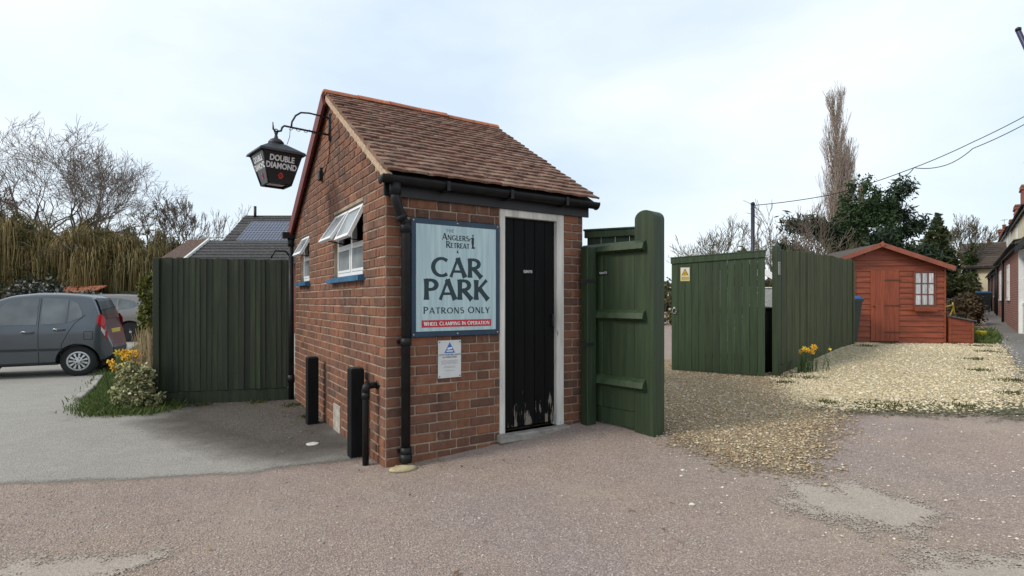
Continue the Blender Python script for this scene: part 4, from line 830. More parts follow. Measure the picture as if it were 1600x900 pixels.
# log box to the right of the shed
lb=thing('log_box','low red boarded log box with sloping grey lid right of the shed','box',(9.67,SY-.25,gz(9.9,SY)),R(-6))
for i in range(5):
    h0,h1=.03+i*.095,.03+(i+1)*.095-.006; MB().bbox(0,.50,0,.02,h0,min(h1,.55),.003).build('board',RED,lb)
for xx in (0.0,.46): MB().bbox(xx,xx+.04,-.012,-.0005,0,.5,.003).build('post',RED,lb)
mb=MB(); mb.box(0.01,.49,.021,.6,0,.5); mb.prism([(0,.5),(.5,.5),(.0,.60)],lambda u,v,w:(u,.0+.6*w,v)); mb.build('body',RED,lb)
mb=MB(); mb.hexa([(-.02,-.04,.612),(.54,-.04,.50),(.54,.64,.50),(-.02,.64,.612),(-.02,-.04,.64),(.54,-.04,.53),(.54,.64,.53),(-.02,.64,.64)]); mb.build('lid',pm('grey_felt_lid',(.10,.095,.09),.3,12,rough=.9,rnd=0),lb)
# wheelie bins
QX,QY=17.0,18.1; ca=math.atan2(.762,.647)
# local frame: x along the row away from the camera, y to the left (towards the path); wall plane y=0 facing +y
def qw(t,o): return (QX+.647*t+.762*o, QY+.762*t-.647*o)
def bin_(loc,rz,label,body,lid):
    b=thing('wheelie_bin',label,'bin',loc,rz,'wheelie bins with blue lids'); mb=MB()
    mb.hexa([(-.20,-.24,.06),(.20,-.24,.06),(.20,.22,.06),(-.20,.22,.06),(-.27,-.32,.98),(.27,-.32,.98),(.27,.30,.98),(-.27,.30,.98)]); mb.box(-.285,.285,-.335,.315,.93,.985); mb.build('body',body,b)
    mb=MB(); mb.hexa([(-.29,-.34,.987),(.29,-.34,.987),(.29,.34,.987),(-.29,.34,.987),(-.24,-.26,1.05),(.24,-.26,1.05),(.26,.34,1.07),(-.26,.34,1.07)]); mb.build('lid',lid,b)
    for sx in (-.22,.22): mb=MB(); mb.lathe([(.03,-.03),(.10,-.028),(.10,.028),(.03,.03)],14,lambda x,y,z,sx=sx:(sx+z,.24+x,.10+y)); mb.build('wheel',M['black_plastic'],b)
    MB().tube([(-.22,.37,1.0),(.22,.37,1.0)],.015,6).build('handle',M['black_plastic'],b)
bg=pm('dark_bin_plastic',(.018,.03,.025),.2,6,rough=.5,rnd=0); bl=pm('blue_bin_lid',(.02,.11,.28),.15,6,rough=.45,rnd=0)
bin_((7.25,11.74,gz(7.25,11.74)),.3,'dark wheelie bin with blue lid between the fence end and the shed',bg,bl)
bin_((*qw(13,-.40),gz(*qw(13,-.40))),ca,'dark wheelie bin with blue lid against the cottage wall',bg,bl)
# clutter behind the log box
kb=thing('kettle_barbecue','black domed barbecue standing behind the log box','barbecue',(10.28,13.2,gz(10.28,13.2))); mb=MB(); mb.lathe([(.05,.72),(.20,.78),(.27,.92),(.28,1.0),(.26,1.12),(.18,1.22),(.06,1.27),(.02,1.28)],18); mb.build('bowl',M['black'],kb)
for k in range(3): t=k*2.1; MB().tube([(.18*math.cos(t),.18*math.sin(t),.8),(.30*math.cos(t),.30*math.sin(t),0)],.012,6).build('leg',M['steel'],kb)
def bicycle(loc,rz,label,colr):
    b=thing('bicycle',label,'bicycle',loc,rz); fm=flat('bike_paint',colr,.35)
    for xx in (0,1.02):
        mb=MB(); mb.tube([(xx+.31*math.cos(t),0,.33+.31*math.sin(t)) for t in [i*2*math.pi/24 for i in range(25)]],.018,6,False); w=mb.build('wheel',M['black_plastic'],b)
        mb=MB()
        for k in range(12): t=k*math.pi/6; mb.tube([(xx,0,.33),(xx+.30*math.cos(t),0,.33+.30*math.sin(t))],.003,4,False)
        mb.build('spoke',M['steel'],w)
    mb=MB()
    for p,q in (((.0,0,.33),(.42,0,.30)),((0,0,.33),(.32,0,.80)),((.42,0,.30),(.32,0,.86)),((.42,0,.30),(.86,0,.78)),((.33,0,.80),(.84,0,.86)),((.83,0,.92),(1.02,0,.33))): mb.tube([p,q],.017,7)
    mb.build('frame',fm,b); mb=MB(); mb.tube([(.80,-.28,1.0),(.84,-.1,1.02),(.82,0,.97),(.84,.1,1.02),(.80,.28,1.0)],.013,6); mb.build('handlebar',M['iron'],b)
    mb=MB(); mb.hexa([(.18,-.07,.88),(.44,-.02,.88),(.44,.02,.88),(.18,.07,.88),(.18,-.07,.93),(.44,-.02,.92),(.44,.02,.92),(.18,.07,.93)]); mb.build('saddle',M['black'],b)
bicycle((10.25,12.85,gz(10.4,12.85)+.0),R(28),'black bicycle with yellow frame leaning behind the log box',(.45,.30,.02))
yb=thing('yellow_bucket','yellow bucket on the ground at the path edge by the log box','bucket',(11.4,12.9,gz(11.4,12.9))); mb=MB(); mb.lathe([(.07,0),(.10,.20),(.105,.22),(.09,.22),(.065,.02)],16); mb.build('body',pm('yellow_plastic',(.62,.46,.02),.1,6,rough=.4,rnd=0),yb); MB().tube([(.10*math.cos(t),0,.21+.08*math.sin(t)) for t in [i*math.pi/10 for i in range(11)]],.004,5).build('handle',M['steel'],yb)
# greenhouse behind the wide gate
gx,gy=4.45,10.4; gh=thing('greenhouse','white framed greenhouse behind the wide gate','greenhouse',(gx,gy,gz(gx,gy)),R(-25)); mb=MB()
W2,D2,H2,RG=1.0,1.9,1.35,2.0
for sx in (-W2,W2):
    for y in (0,.63,1.26,1.9): mb.tube([(sx,y,0),(sx,y,H2),(0,y,RG)],.018,5)
    mb.tube([(sx,0,H2),(sx,D2,H2)],.018,5); mb.tube([(sx,0,.05),(sx,D2,.05)],.018,5)
mb.tube([(0,0,RG),(0,D2,RG)],.018,5)
for x in (-.35,.35): mb.tube([(x,0,0),(x,0,RG-.65*.35)],.016,5)
mb.tube([(-W2,0,H2),(W2,0,H2)],.016,5); mb.tube([(-W2,0,.7),(W2,0,.7)],.014,5); mb.tube([(-.35,0,.1),(.35,0,1.3)],.012,5)
mb.build('frame',M['white'],gh)
mg,nt,N,L,bs=_mat('greenhouse_glass'); bs.inputs['Base Color'].default_value=(.8,.85,.85,1); bs.inputs['Roughness'].default_value=.1; bs.inputs['Alpha'].default_value=.28
for sx in (-W2,W2):
    for y in (0,.63,1.26): MB().box(sx-.004,sx+.004,y+.02,y+.61,.08,H2-.02).build('pane',mg,gh)
for x0,x1 in ((-.98,-.37),(-.33,.33),(.37,.98)): MB().box(x0,x1,-.004,.004,.08,.68).build('pane',mg,gh); MB().box(x0,x1,-.004,.004,.72,H2-.02).build('pane',mg,gh)
bbx=thing('water_butt','black water butt in the gap beside the wide gate','water butt',(4.22,8.95,gz(4.22,8.95))); mb=MB(); mb.lathe([(.24,0),(.27,.5),(.28,1.0),(.26,1.03)],16); mb.build('body',M['black_plastic'],bbx); MB().lathe([(.285,1.03),(.28,1.06),(.05,1.08)],16).build('lid',M['black_plastic'],bbx)

# ------------------------------------------------------------------ cottages on the right
CREAM=pm('cream_render',(.62,.56,.40),.1,3,rough=.9,bmp=.2,rnd=0); WREN=pm('white_render',(.66,.66,.62),.1,3,rough=.9,bmp=.2,rnd=0)
SLATE=mk_tile('brown_roof_tiles',[(0,(.07,.05,.04)),(.6,(.11,.08,.065)),(1,(.15,.12,.10))])
def cbrick(name):
    m,nt,N,L,bs=_mat(name); tc=N.new('ShaderNodeTexCoord'); mp=N.new('ShaderNodeMapping'); mp.inputs['Rotation'].default_value=(R(90),0,0); L.new(tc.outputs['Object'],mp.inputs[0])
    b=N.new('ShaderNodeTexBrick'); b.inputs['Scale'].default_value=1; b.inputs['Brick Width'].default_value=.225; b.inputs['Row Height'].default_value=.075; b.inputs['Mortar Size'].default_value=.008
    b.inputs['Color1'].default_value=(.33,.10,.06,1); b.inputs['Color2'].default_value=(.22,.07,.05,1); b.inputs['Mortar'].default_value=(.34,.27,.22,1); L.new(mp.outputs[0],b.inputs[0]); L.new(mixc(nt,.6,b.outputs[0],ramp(nt,noise(nt,coords(nt,'World'),4,5),[(.3,.5),(.7,1.0)]),'MULTIPLY'),bs.inputs['Base Color']); bs.inputs['Roughness'].default_value=.9; bump(nt,b.outputs['Fac'],-.3,.01); return m
CB=cbrick('cottage_brick')
GLASS=flat('dark_window_glass',(.03,.035,.04),.06)
def wwin(par,x0,x1,z0,z1,y=0.0,m=None,nx=2,nz=2):
    mb=MB(); t=.07; mb.box(x0,x0+t,y,y+.025,z0,z1); mb.box(x1-t,x1,y,y+.025,z0,z1); mb.box(x0+t,x1-t,y,y+.025,z0,z0+t); mb.box(x0+t,x1-t,y,y+.025,z1-t,z1)
    for k in range(1,nx): q=x0+(x1-x0)*k/nx; mb.box(q-.025,q+.025,y,y+.022,z0+t,z1-t)
    for k in range(1,nz): q=z0+(z1-z0)*k/nz; mb.box(x0+t,x1-t,y,y+.020,q-.02,q+.02)
    mb.box(x0-.06,x1+.06,y,y+.05,z0-.07,z0-.001)
    w=mb.build('window',m or M['white'],par); MB().box(x0+t,x1-t,y+.004,y+.010,z0+t,z1-t).build('pane',GLASS,w)
# nearest low wing: brick lean-to range
def leanto(t0,t1,eave,label,wins,pipes,mat=CB,rise=.9,name='brick_cottage'):
    x,y=qw(t0,0); g=gz(*qw((t0+t1)/2,0))-.1; c=thing(name,label,'cottage',(x,y,g),ca); ln=t1-t0
    MB().box(0,ln,-2.4,0,-.3,eave-g).build('wall',mat,c)
    mb=MB(); mb.hexa([(-.1,-2.6,eave-g+rise),(ln+.1,-2.6,eave-g+rise),(ln+.1,.10,eave-g-.02),(-.1,.10,eave-g-.02),(-.1,-2.6,eave-g+rise+.08),(ln+.1,-2.6,eave-g+rise+.08),(ln+.1,.10,eave-g+.06),(-.1,.10,eave-g+.06)]); r=mb.build('roof',SLATE,c)
    mb=MB(); nrow=14
    for k in range(nrow):
        f0=k/nrow; f1=(k+1)/nrow; yy=lambda f:.13-f*2.73; zz=lambda f:eave-g+.06+f*rise
        mb.hexa([(-.1,yy(f0),zz(f0)+.03),(ln+.1,yy(f0),zz(f0)+.03),(ln+.1,yy(f1),zz(f1)+.005),(-.1,yy(f1),zz(f1)+.005),(-.1,yy(f0),zz(f0)+.055),(ln+.1,yy(f0),zz(f0)+.055),(ln+.1,yy(f1),zz(f1)+.02),(-.1,yy(f1),zz(f1)+.02)])
    mb.build('tile_courses',SLATE,r)
    mb=MB(); mb.tube([(-.12,.155,eave-g-.01),(ln+.12,.155,eave-g-.01)],.045,8); mb.box(-.1,ln+.1,.08,.099,eave-g-.13,eave-g-.03); mb.build('gutter',M['black_plastic'],c)
    for (a,b,z0,z1) in wins: wwin(c,a,b,z0,z1)
    for p in pipes: MB().tube([(p,.07,eave-g-.1),(p,.07,0)],.04,8).build('downpipe',M['black_plastic'],c)
    return c
leanto(-3.6,8.2,2.95,'low red brick cottage range with white windows beside the path',[(4.2,5.4,1.05,2.25),(9.2,10.6,1.05,2.25)],[6.8,11.5])
leanto(8.5,19.5,2.75,'farther brick cottage range with dark downpipes along the path',[(2.5,3.6,.9,2.0),(6.5,7.6,.9,2.0)],[1.0,5.2,9.5])
# white framed porch nearer than the brick range
x,y=qw(-7.8,.02); g=gz(x,y)-.1; c=thing('white_porch','white framed glazed porch at the right edge of the picture','porch',(x,y,g),ca)
mb=MB(); mb.box(0,3.9,-1.5,-.02,-.3,.95); mb.build('wall',WREN,c)
wwin(c,.05,3.88,.98,2.35,-.06,None,5,2); MB().box(3.80,3.94,-.05,.06,-.2,2.5).build('corner_post',M['white'],c)
mb=MB(); mb.hexa([(-.2,-2.4,3.2),(3.95,-2.4,3.2),(3.95,.12,2.45),(-.2,.12,2.45),(-.2,-2.4,3.3),(3.95,-2.4,3.3),(3.95,.12,2.55),(-.2,.12,2.55)]); mb.build('roof',SLATE,c); MB().box(-.2,3.95,.12,.14,2.40,2.56).build('fascia',M['black'],c)
# two-storey cottages behind
def tall(t0,t1,off,eave,ridge,mat,label,chim,wins,dep=6.5):
    x,y=qw(t0,off); g=gz(x,y)-.1; c=thing('cottage',label,'cottage',(x,y,g),ca); ln=t1-t0; e=eave-g; r=ridge-g
    mb=MB(); mb.prism([(0,-.3),(0,e),(-dep/2,r-.15),(-dep,e),(-dep,-.3)],lambda u,v,w:(ln*w,u,v)); mb.build('wall',mat,c)
    mb=MB()
    for s in (0,1):
        ys=(.14,-dep/2) if s==0 else (-dep-.3,-dep/2); zz=e-(r-e)/(dep/2)*(.14 if s==0 else .3)
        mb.hexa([(-.15,ys[0],zz),(ln+.15,ys[0],zz),(ln+.15,ys[1],r),(-.15,ys[1],r),(-.15,ys[0],zz+.1),(ln+.15,ys[0],zz+.1),(ln+.15,ys[1],r+.1),(-.15,ys[1],r+.1)])
    rf=mb.build('roof',SLATE,c)
    mb=MB(); mb.tube([(-.15,.19,e-.08),(ln+.15,.19,e-.08)],.05,8); mb.box(-.15,ln+.15,.115,.135,e-.25,e-.12); mb.build('gutter',M['black_plastic'],c)
    for (a,b,z0,z1) in wins: wwin(c,a,b,z0,z1)
    for (xx,w,d,h,np_) in chim:
        mb=MB(); cy=-.55; tz=h-g; mb.bbox(xx-w/2,xx+w/2,cy-d/2,cy+d/2,e-.4,tz,.01); mb.bbox(xx-w/2-.06,xx+w/2+.06,cy-d/2-.06,cy+d/2+.06,tz-.22,tz-.12,.01); mb.bbox(xx-w/2-.04,xx+w/2+.04,cy-d/2-.04,cy+d/2+.04,tz-.08,tz+.04,.01); ch=mb.build('chimney',M['brick_far'],rf)
        for k in range(np_): mb=MB(); mb.lathe([(.13,tz),(.11,tz+.38),(.14,tz+.4),(.14,tz+.45),(.09,tz+.45)],10,lambda px,py,pz:(xx+px+(k-(np_-1)/2)*.36,py+cy,pz)); mb.build('chimney_pot',M['ridge'],rf)
    return c
tall(7.0,18.3,.9,5.5,7.3,CREAM,'cream rendered two storey cottage with red brick chimneys behind the brick range',[(7.0,1.1,.7,7.3,2),(10.6,1.3,.8,6.75,3)],[(6,6.9,3.4,4.8)],4.5)
tall(18.6,49,.95,5.8,7.6,WREN,'white rendered two storey cottage farther along the row',[(6.5,.7,.6,6.8,1),(20,1.0,.7,7.5,2)],[(3,3.9,3.6,4.9),(10,11,3.6,4.9),(18,19.2,3.6,4.9)],4.5)
tall(51,64,.3,5.6,8.6,WREN,'far white cottage with brown roof at the end of the row',[(2,.8,.6,7.6,2)],[(4,5,3,4.2)],5)
# cream end house standing forward at the far end of the path
x,y=qw(20.5,-.2); g=gz(x,y)-.1; c=thing('cream_cottage','pale cream cottage wing jutting out at the far end of the path','cottage',(x,y,g),ca)
MB().box(0,7,-3.5,.95,-.3,2.7).build('wall',CREAM,c); mb=MB(); mb.hexa([(-.25,1.2,2.62),(-.25,-3.6,2.62),(3.5,-3.6,4.4),(3.5,1.2,4.4),(-.25,1.2,2.74),(-.25,-3.6,2.74),(3.5,-3.6,4.52),(3.5,1.2,4.52)]); rf=mb.build('roof',SLATE,c)
mb=MB()
for k in range(12): f0,f1=k/12,(k+1)/12; X=lambda f:-.28+f*3.78; Zf=lambda f:2.76+f*1.8; mb.hexa([(X(f0),1.22,Zf(f0)),(X(f0),-3.62,Zf(f0)),(X(f1),-3.62,Zf(f1)-.03),(X(f1),1.22,Zf(f1)-.03),(X(f0),1.22,Zf(f0)+.04),(X(f0),-3.62,Zf(f0)+.04),(X(f1),-3.62,Zf(f1)),(X(f1),1.22,Zf(f1))])
mb.build('tile_courses',SLATE,rf); MB().tube([(-.32,1.2,2.66),(-.32,-3.6,2.66)],.06,8).build('gutter',M['black_plastic'],c)
MB().box(-.04,0,.45,.75,0,2.6).build('corner_board',WREN,c)
# aerials
def aerial(t,o,z,h,label):
    x,y=qw(t,o); a_=thing('television_aerial',label,'aerial',(x,y,z),ca); MB().tube([(0,0,0),(0,0,h)],.025,6).build('mast',M['steel'],a_); mb=MB(); mb.tube([(-.25,-.15,h-.05),(.2,.15,h-.02)],.014,5)
    for k in range(5): mb.tube([(-.22+k*.1,-.25+k*.06,h-.05),(-.22+k*.1,.02+k*.06,h-.05)],.008,4)
    mb.build('array',M['steel'],a_)
aerial(14.2,1.45,7.2,1.5,'tall thin television aerial on the nearest cottage chimney'); aerial(17.2,1.45,6.7,1.1,'shorter television aerial on the second cottage chimney'); aerial(38.4,1.5,7.4,1.0,'far faint television aerial on the white cottage chimney')
# ------------------------------------------------------------------ far buildings behind the boarded fence (solar roof)
DSL=mk_tile('grey_slate_roof',[(0,(.028,.030,.034)),(.6,(.045,.047,.052)),(1,(.07,.07,.075))])
hx0,hx1,hy=-13.8,-7.5,24.5; g=0.0
hs=thing('solar_house','slate roofed house with blue solar panels behind the boarded fence','house',(hx0,hy,0)); W_=hx1-hx0
z0,z1,dp=3.50,5.65,2.9
mb=MB(); mb.prism([(0,0),(0,z0),(dp,z1-.1),(2*dp,z0),(2*dp,0)],lambda u,v,w:(.15+(W_-.3)*w,u,v)); mb.build('wall',M['brick_far'],hs)
mb=MB(); 
for k in range(14):
    f0,f1=k/14,(k+1)/14; Yf=lambda f:-.25+f*(dp+.25); Zf=lambda f:z0-.15+f*(z1-z0+.15); mb.hexa([(0,Yf(f0),Zf(f0)),(W_,Yf(f0),Zf(f0)),(W_,Yf(f1),Zf(f1)-.02),(0,Yf(f1),Zf(f1)-.02),(0,Yf(f0),Zf(f0)+.04),(W_,Yf(f0),Zf(f0)+.04),(W_,Yf(f1),Zf(f1)),(0,Yf(f1),Zf(f1))])
mb.hexa([(0,2*dp+.25,z0-.15),(0,dp,z1),(W_,dp,z1),(W_,2*dp+.25,z0-.15),(0,2*dp+.25,z0-.1),(0,dp,z1+.04),(W_,dp,z1+.04),(W_,2*dp+.25,z0-.1)])
rf=mb.build('roof',DSL,hs)
ms,nt,N,L,bs=_mat('solar_cells'); tc=N.new('ShaderNodeTexCoord'); b=N.new('ShaderNodeTexBrick'); b.offset=0; b.inputs['Scale'].default_value=1; b.inputs['Brick Width'].default_value=.155; b.inputs['Row Height'].default_value=.165; b.inputs['Mortar Size'].default_value=.012; b.inputs['Color1'].default_value=(.012,.018,.05,1); b.inputs['Color2'].default_value=(.016,.022,.06,1); b.inputs['Mortar'].default_value=(.22,.24,.28,1); L.new(tc.outputs['Object'],b.inputs[0]); L.new(b.outputs[0],bs.inputs['Base Color']); bs.inputs['Roughness'].default_value=.2
sa_=math.atan2(z1-z0+.15,dp+.25); sln=math.hypot(z1-z0+.15,dp+.25)
for i in range(5):
    for j in range(2):
        p=MB().box(0,.90,0,1.0,0,.04).build('solar_panel',ms,rf,(.75+i*.93,-.25+math.cos(sa_)*(.98+j*1.03),z0-.15+math.sin(sa_)*(.98+j*1.03)+.10)); p.rotation_euler=(sa_,0,0)
        mb=MB(); mb.box(-.01,.0,0,1.0,0,.046); mb.box(.90,.91,0,1.0,0,.046); mb.box(0,.9,-.01,0,0,.046); mb.box(0,.9,1.0,1.01,0,.046); mb.build('panel_frame',M['steel'],p)
MB().tube([(.6,dp-.1,z1-.2),(.6,dp-.1,z1+.5)],.07,8).build('flue',M['black'],rf)
ds=thing('satellite_dish','grey satellite dish at the left end of the solar roof','dish',(hx0-.15,hy-.3,3.9)); mb=MB(); mb.lathe([(.02,.0),(.18,.03),(.30,.10),(.30,.115),(.17,.045),(.02,.02)],16,lambda x,y,z:(x,-z,y)); mb.build('bowl',pm('dish_grey',(.25,.25,.26),.1,6,rough=.6,rnd=0),ds); MB().tube([(0,0,0),(0,.25,-.1)],.02,6).build('arm',M['steel'],ds)
lo=thing('long_low_building','long low grey roofed building behind the boarded fence','building',(-14.3,21.2,0)); 
MB().box(.1,7.4,0.3,3.0,0,2.7).build('wall',M['brick_far'],lo)
mb=MB()
for k in range(8): f0,f1=k/8,(k+1)/8; Yf=lambda f:0+f*2.0; Zf=lambda f:2.75+f*1.15; mb.hexa([(1.1,Yf(f0),Zf(f0)),(7.5,Yf(f0),Zf(f0)),(7.5,Yf(f1),Zf(f1)-.02),(1.1,Yf(f1),Zf(f1)-.02),(1.1,Yf(f0),Zf(f0)+.04),(7.5,Yf(f0),Zf(f0)+.04),(7.5,Yf(f1),Zf(f1)),(1.1,Yf(f1),Zf(f1))])
mb.hexa([(1.1,3.2,3.2),(1.1,2,3.88),(7.5,2,3.88),(7.5,3.2,3.2),(1.1,3.2,3.25),(1.1,2,3.93),(7.5,2,3.93),(7.5,3.2,3.25)]); mb.build('roof',DSL,lo)
mb=MB(); mb.hexa([(0,.0,2.75),(1.0,.0,2.75),(1.0,2,3.9),(0.2,2,3.9),(0,.0,2.82),(1.0,.0,2.82),(1.0,2,3.97),(0.2,2,3.97)]); mb.build('tiled_end_roof',mk_tile('brown_red_tiles',[(0,(.09,.05,.04)),(1,(.13,.075,.055))]),lo); MB().hexa([(1.01,-.02,2.7),(1.09,-.02,2.7),(1.09,2.0,3.86),(1.01,2.0,3.86),(1.01,-.02,2.86),(1.09,-.02,2.86),(1.09,2.0,4.02),(1.01,2.0,4.02)]).build('white_verge',WREN,lo)
# ------------------------------------------------------------------ poles and wires
x,y=6.8,15.0; p=thing('black_pole','slim dark pole carrying the overhead wire behind the wide gate','pole',(x,y,gz(x,y))); MB().tube([(0,0,-.2),(0,0,4.0-gz(x,y))],.055,8).build('shaft',pm('dark_blue_pole',(.012,.012,.03),.2,6,rough=.5,rnd=0),p); MB().lathe([(.06,0),(.06,.05),(.02,.08)],8,lambda a,b,c:(a,b,4.0-gz(x,y)+c)).build('cap',M['black'],p)
x,y=-21.3,30; p=thing('telegraph_pole','grey telegraph pole among the trees behind the cars','pole',(x,y,0)); MB().tube([(0,0,0),(0,0,4.2)],[.14,.11],8).build('shaft',pm('grey_pole_wood',(.28,.26,.23),.2,3,(6,6,1),rough=.9,rnd=0),p); MB().box(-.3,.3,-.05,.05,3.9,4.0).build('crossarm',M['black_wood'],p)
def P3(px,py,d): return Vector(((px-800)/830*d,d,CAMZ-(py-470)/830*d))
def cable(pts,r,label,sag=0.0):
    o=MB(); q=[]
    for a,b in zip(pts,pts[1:]):
        for k in range(12): t=k/12; v=a.lerp(b,t); v.z-=sag*4*t*(1-t); q.append(v)
    q.append(pts[-1]); b0=q[0].copy(); o.tube([v-b0 for v in q],r,5); tag(o.build('overhead_wire',M['black_plastic'],None,b0),label,'wire')
cable([P3(1177,321,15),P3(1300,304,15),P3(1412,268,14.5),P3(1520,222,14),P3(1640,160,13.5)],.011,'upper overhead wire running from the slim pole to the cottages',.03)
cable([P3(1412,275,14.6),P3(1428,262,14.4),P3(1478,258,14.2),P3(1520,232,13.8),P3(1640,172,13.2)],.011,'lower looping overhead wire right of the ivy clad tree',.05)
x,y=11.2,9.0; p=thing('leaning_pole','dark blue leaning pole at the top right edge','pole',(x,y,gz(x,y))); t=P3(1591,48,8.6)-Vector((x,y,gz(x,y))); MB().tube([(0,0,-.2),t],.035,8).build('shaft',pm('navy_pole',(.02,.02,.07),.2,5,rough=.4,rnd=0),p); MB().lathe([(.04,0),(.04,.04),(.01,.06)],8,lambda a,b,c:(t.x+a,t.y+b,t.z+c)).build('cap',M['black'],p)
# ------------------------------------------------------------------ cars
def interp(x,pts):
    if x<=pts[0][0]: return pts[0][1]
    for (a,b),(c,d) in zip(pts,pts[1:]):
        if x<=c: t=(x-a)/(c-a); return b+(d-b)*t
    return pts[-1][1]
def smooth_interp(x,pts):
    s=0.035; return (interp(x-s,pts)+2*interp(x,pts)+interp(x+s,pts))/4
def car(label,loc,rz,P,paint,hub,cat='car',grp=None,detail=True):
    root=thing('parked_car',label,cat,loc,rz,grp)
    L_,HW=P['L'],P['W']/2; belt=P['belt']; zb=P['sill']
    top=lambda x: smooth_interp(x,P['top'])
    bot=lambda x: interp(x,P['bot'])
    def plan(x):
        r=P['rear_r']; f=P['front_r']
        k=1.0
        if x<r: t=1-x/r; k=min(k,(1-t**2.6*0.30))
        if x>L_-f: t=(x-(L_-f))/f; k=min(k,(1-t**2.4*0.36))
        return k
    def hwid(x,z):
        if z<belt: q=HW*(0.93+0.07*math.sin(min(1,max(0,(z-zb)/(0.62*(belt-zb)+1e-6)))*math.pi/2)) - (0.02*HW if z>belt-.12 else 0)*((z-belt+.12)/.12 if z>belt-.12 else 0)
        else: t=(z-belt)/(P['H']-belt); q=HW*(0.98-0.235*t-0.03*t*t)
        return q*plan(x)
    ns,nzl,ncr=70,20,8; V=[];rings=[]
    for i in range(ns+1):
        t=i/ns; x=L_*(0.5-0.5*math.cos(math.pi*t)) if True else L_*t
        zt=top(x); z0=bot(x); r=min(.07,(zt-z0)*.3); pts=[(0,z0)]
        for k in range(nzl+1): z=z0+(zt-r-z0)*k/nzl; pts.append((hwid(x,z)*(0.90 if k==0 else 1),z))
        we=hwid(x,zt-r)
        for k in range(1,ncr+1): a=math.pi/2*k/ncr; yy=we*(1-(1-math.cos(a))**1.0) if False else we*math.cos(a)**0.62; pts.append((max(0,yy) if k<ncr else 0,zt-r+r*math.sin(a)))
        rings.append([(x,y,z) for y,z in pts])
    m_=len(rings[0])
    mb=MB()
    full=[]
    for rg in rings: full.append(rg+[(x,-y,z) for x,y,z in rg[-2:0:-1]])
    n=len(full[0]); V=[p for rg in full for p in rg]; F=[]
    for i in range(ns):
        for k in range(n): F.append((i*n+k,i*n+(k+1)%n,(i+1)*n+(k+1)%n,(i+1)*n+k))
    F.append(tuple(range(n-1,-1,-1))); F.append(tuple(range(ns*n,(ns+1)*n))); mb.add(V,F,True)
    body=mb.build('body',paint,root)
    # cut wheel arches
    cutters=[]
    for wx in P['wheels']:
        for s in (1,-1):
            cb=MB(); ra=P['wr']*1.17; cb.lathe([(ra,-.16),(ra,.30)],32,lambda x,y,z,wx=wx,s=s:(wx+x,s*(HW-.12+z),P['wr']+y)); cutters.append(cb.build('cut',None))
    dg=None
    for c in cutters:
        c.location=(0,0,0); md=body.modifiers.new('b','BOOLEAN'); md.object=c; md.operation='DIFFERENCE'; md.solver='EXACT'
    for ob in [body]+cutters:
        bm=bmesh.new(); bm.from_mesh(ob.data); bmesh.ops.recalc_face_normals(bm,faces=bm.faces); bm.to_mesh(ob.data); bm.free()
    body.parent=None; bpy.context.view_layer.update(); dg=bpy.context.evaluated_depsgraph_get(); me=bpy.data.meshes.new_from_object(body.evaluated_get(dg)); body.modifiers.clear(); body.data=me; body.parent=root
    me.materials.clear(); me.materials.append(paint)
    for c in cutters: bpy.data.objects.remove(c)
    me.update()
    try:
        me.set_sharp_from_angle(angle=R(40))
    except Exception: pass
    # arch liners
    for wx in P['wheels']:
        mb=MB(); mb.box(wx-P['wr']*1.1,wx+P['wr']*1.1,-HW+.28,HW-.28,.15,P['wr']*2.1); mb.build('arch_liner',M['void'],root)
    Y=lambda x,z,s,o: s*(hwid(x,z)+o)
    def patch(name,x0,x1,zl,zu,mat,off,parent=body,s=1,nu=16,nv=6):
        mb=MB(); mb.grid(lambda u,v:(lambda x:(lambda z:(x,Y(x,z,s,off),z))(zl(x)+(zu(x)-zl(x))*v))(x0+(x1-x0)*u),nu,nv,True,s>0); return mb.build(name,mat,parent)
    gl=P.get('glass') or CARGLASS
    for s in (1,-1):
        for (x0,x1,lo_,up_) in P['side_glass']: patch('window',x0,x1,lambda x:interp(x,lo_),lambda x:interp(x,up_),gl,.006,body,s)
        for (x0,x1,z0,z1) in P['trim']: patch('rubbing_strip',x0,x1,lambda x:z0,lambda x:z1,BUMP,.012,body,s)
        for (x0,x1,lo_,up_,mt) in P['tail']: patch('tail_light',x0,x1,lambda x:interp(x,lo_),lambda x:interp(x,up_),mt,.008,body,s,8,6)
        for seam in P['seams']:
            mb=MB(); q=[]
            for (x,z),(x2,z2) in zip(seam,seam[1:]):
                for k in range(8): t=k/8; a,b=x+(x2-x)*t,z+(z2-z)*t; q.append((a,Y(a,b,s,.0005),b))
            a,b=seam[-1]; q.append((a,Y(a,b,s,.0005),b)); mb.tube(q,.0045,5); mb.build('door_seam',M['void'],body)
        for (x,z) in P['handles']:
            mb=MB(); mb.lathe([(.0,-.10),(.03,-.085),(.042,0),(.03,.085),(0,.10)],10,lambda a,b,c,x=x,z=z,s=s:(x+c,Y(x,z,s,.0)+a*.18*s,z+b*.8)); h=mb.build('door_handle',paint,body)
            mb=MB(); mb.tube([(x-.085,Y(x,z,s,.028),z+.008),(x+.085,Y(x,z,s,.028),z+.008)],.012,6); mb.build('handle_bar',P.get('hb',paint),body)
        mx,mz=P['mirror']; mb=MB(); mb.lathe([(.0,-.09),(.06,-.075),(.085,0),(.06,.075),(0,.09)],12,lambda a,b,c:(mx+a*.9,Y(mx,mz,s,.10)+c,mz+b)); mb.tube([(mx,Y(mx,mz,s,-.01),mz-.05),(mx,Y(mx,mz,s,.06),mz-.03)],.025,6); mb.build('mirror',BUMP if detail else paint,body)
    # rear window and plate on the hatch (surface x where top(x)=z)
    def xat(z):
        lo_,hi_=0.0,P['roof_x']
        for _ in range(30):
            mid=(lo_+hi_)/2
            if top(mid)<z: lo_=mid
            else: hi_=mid
        return lo_
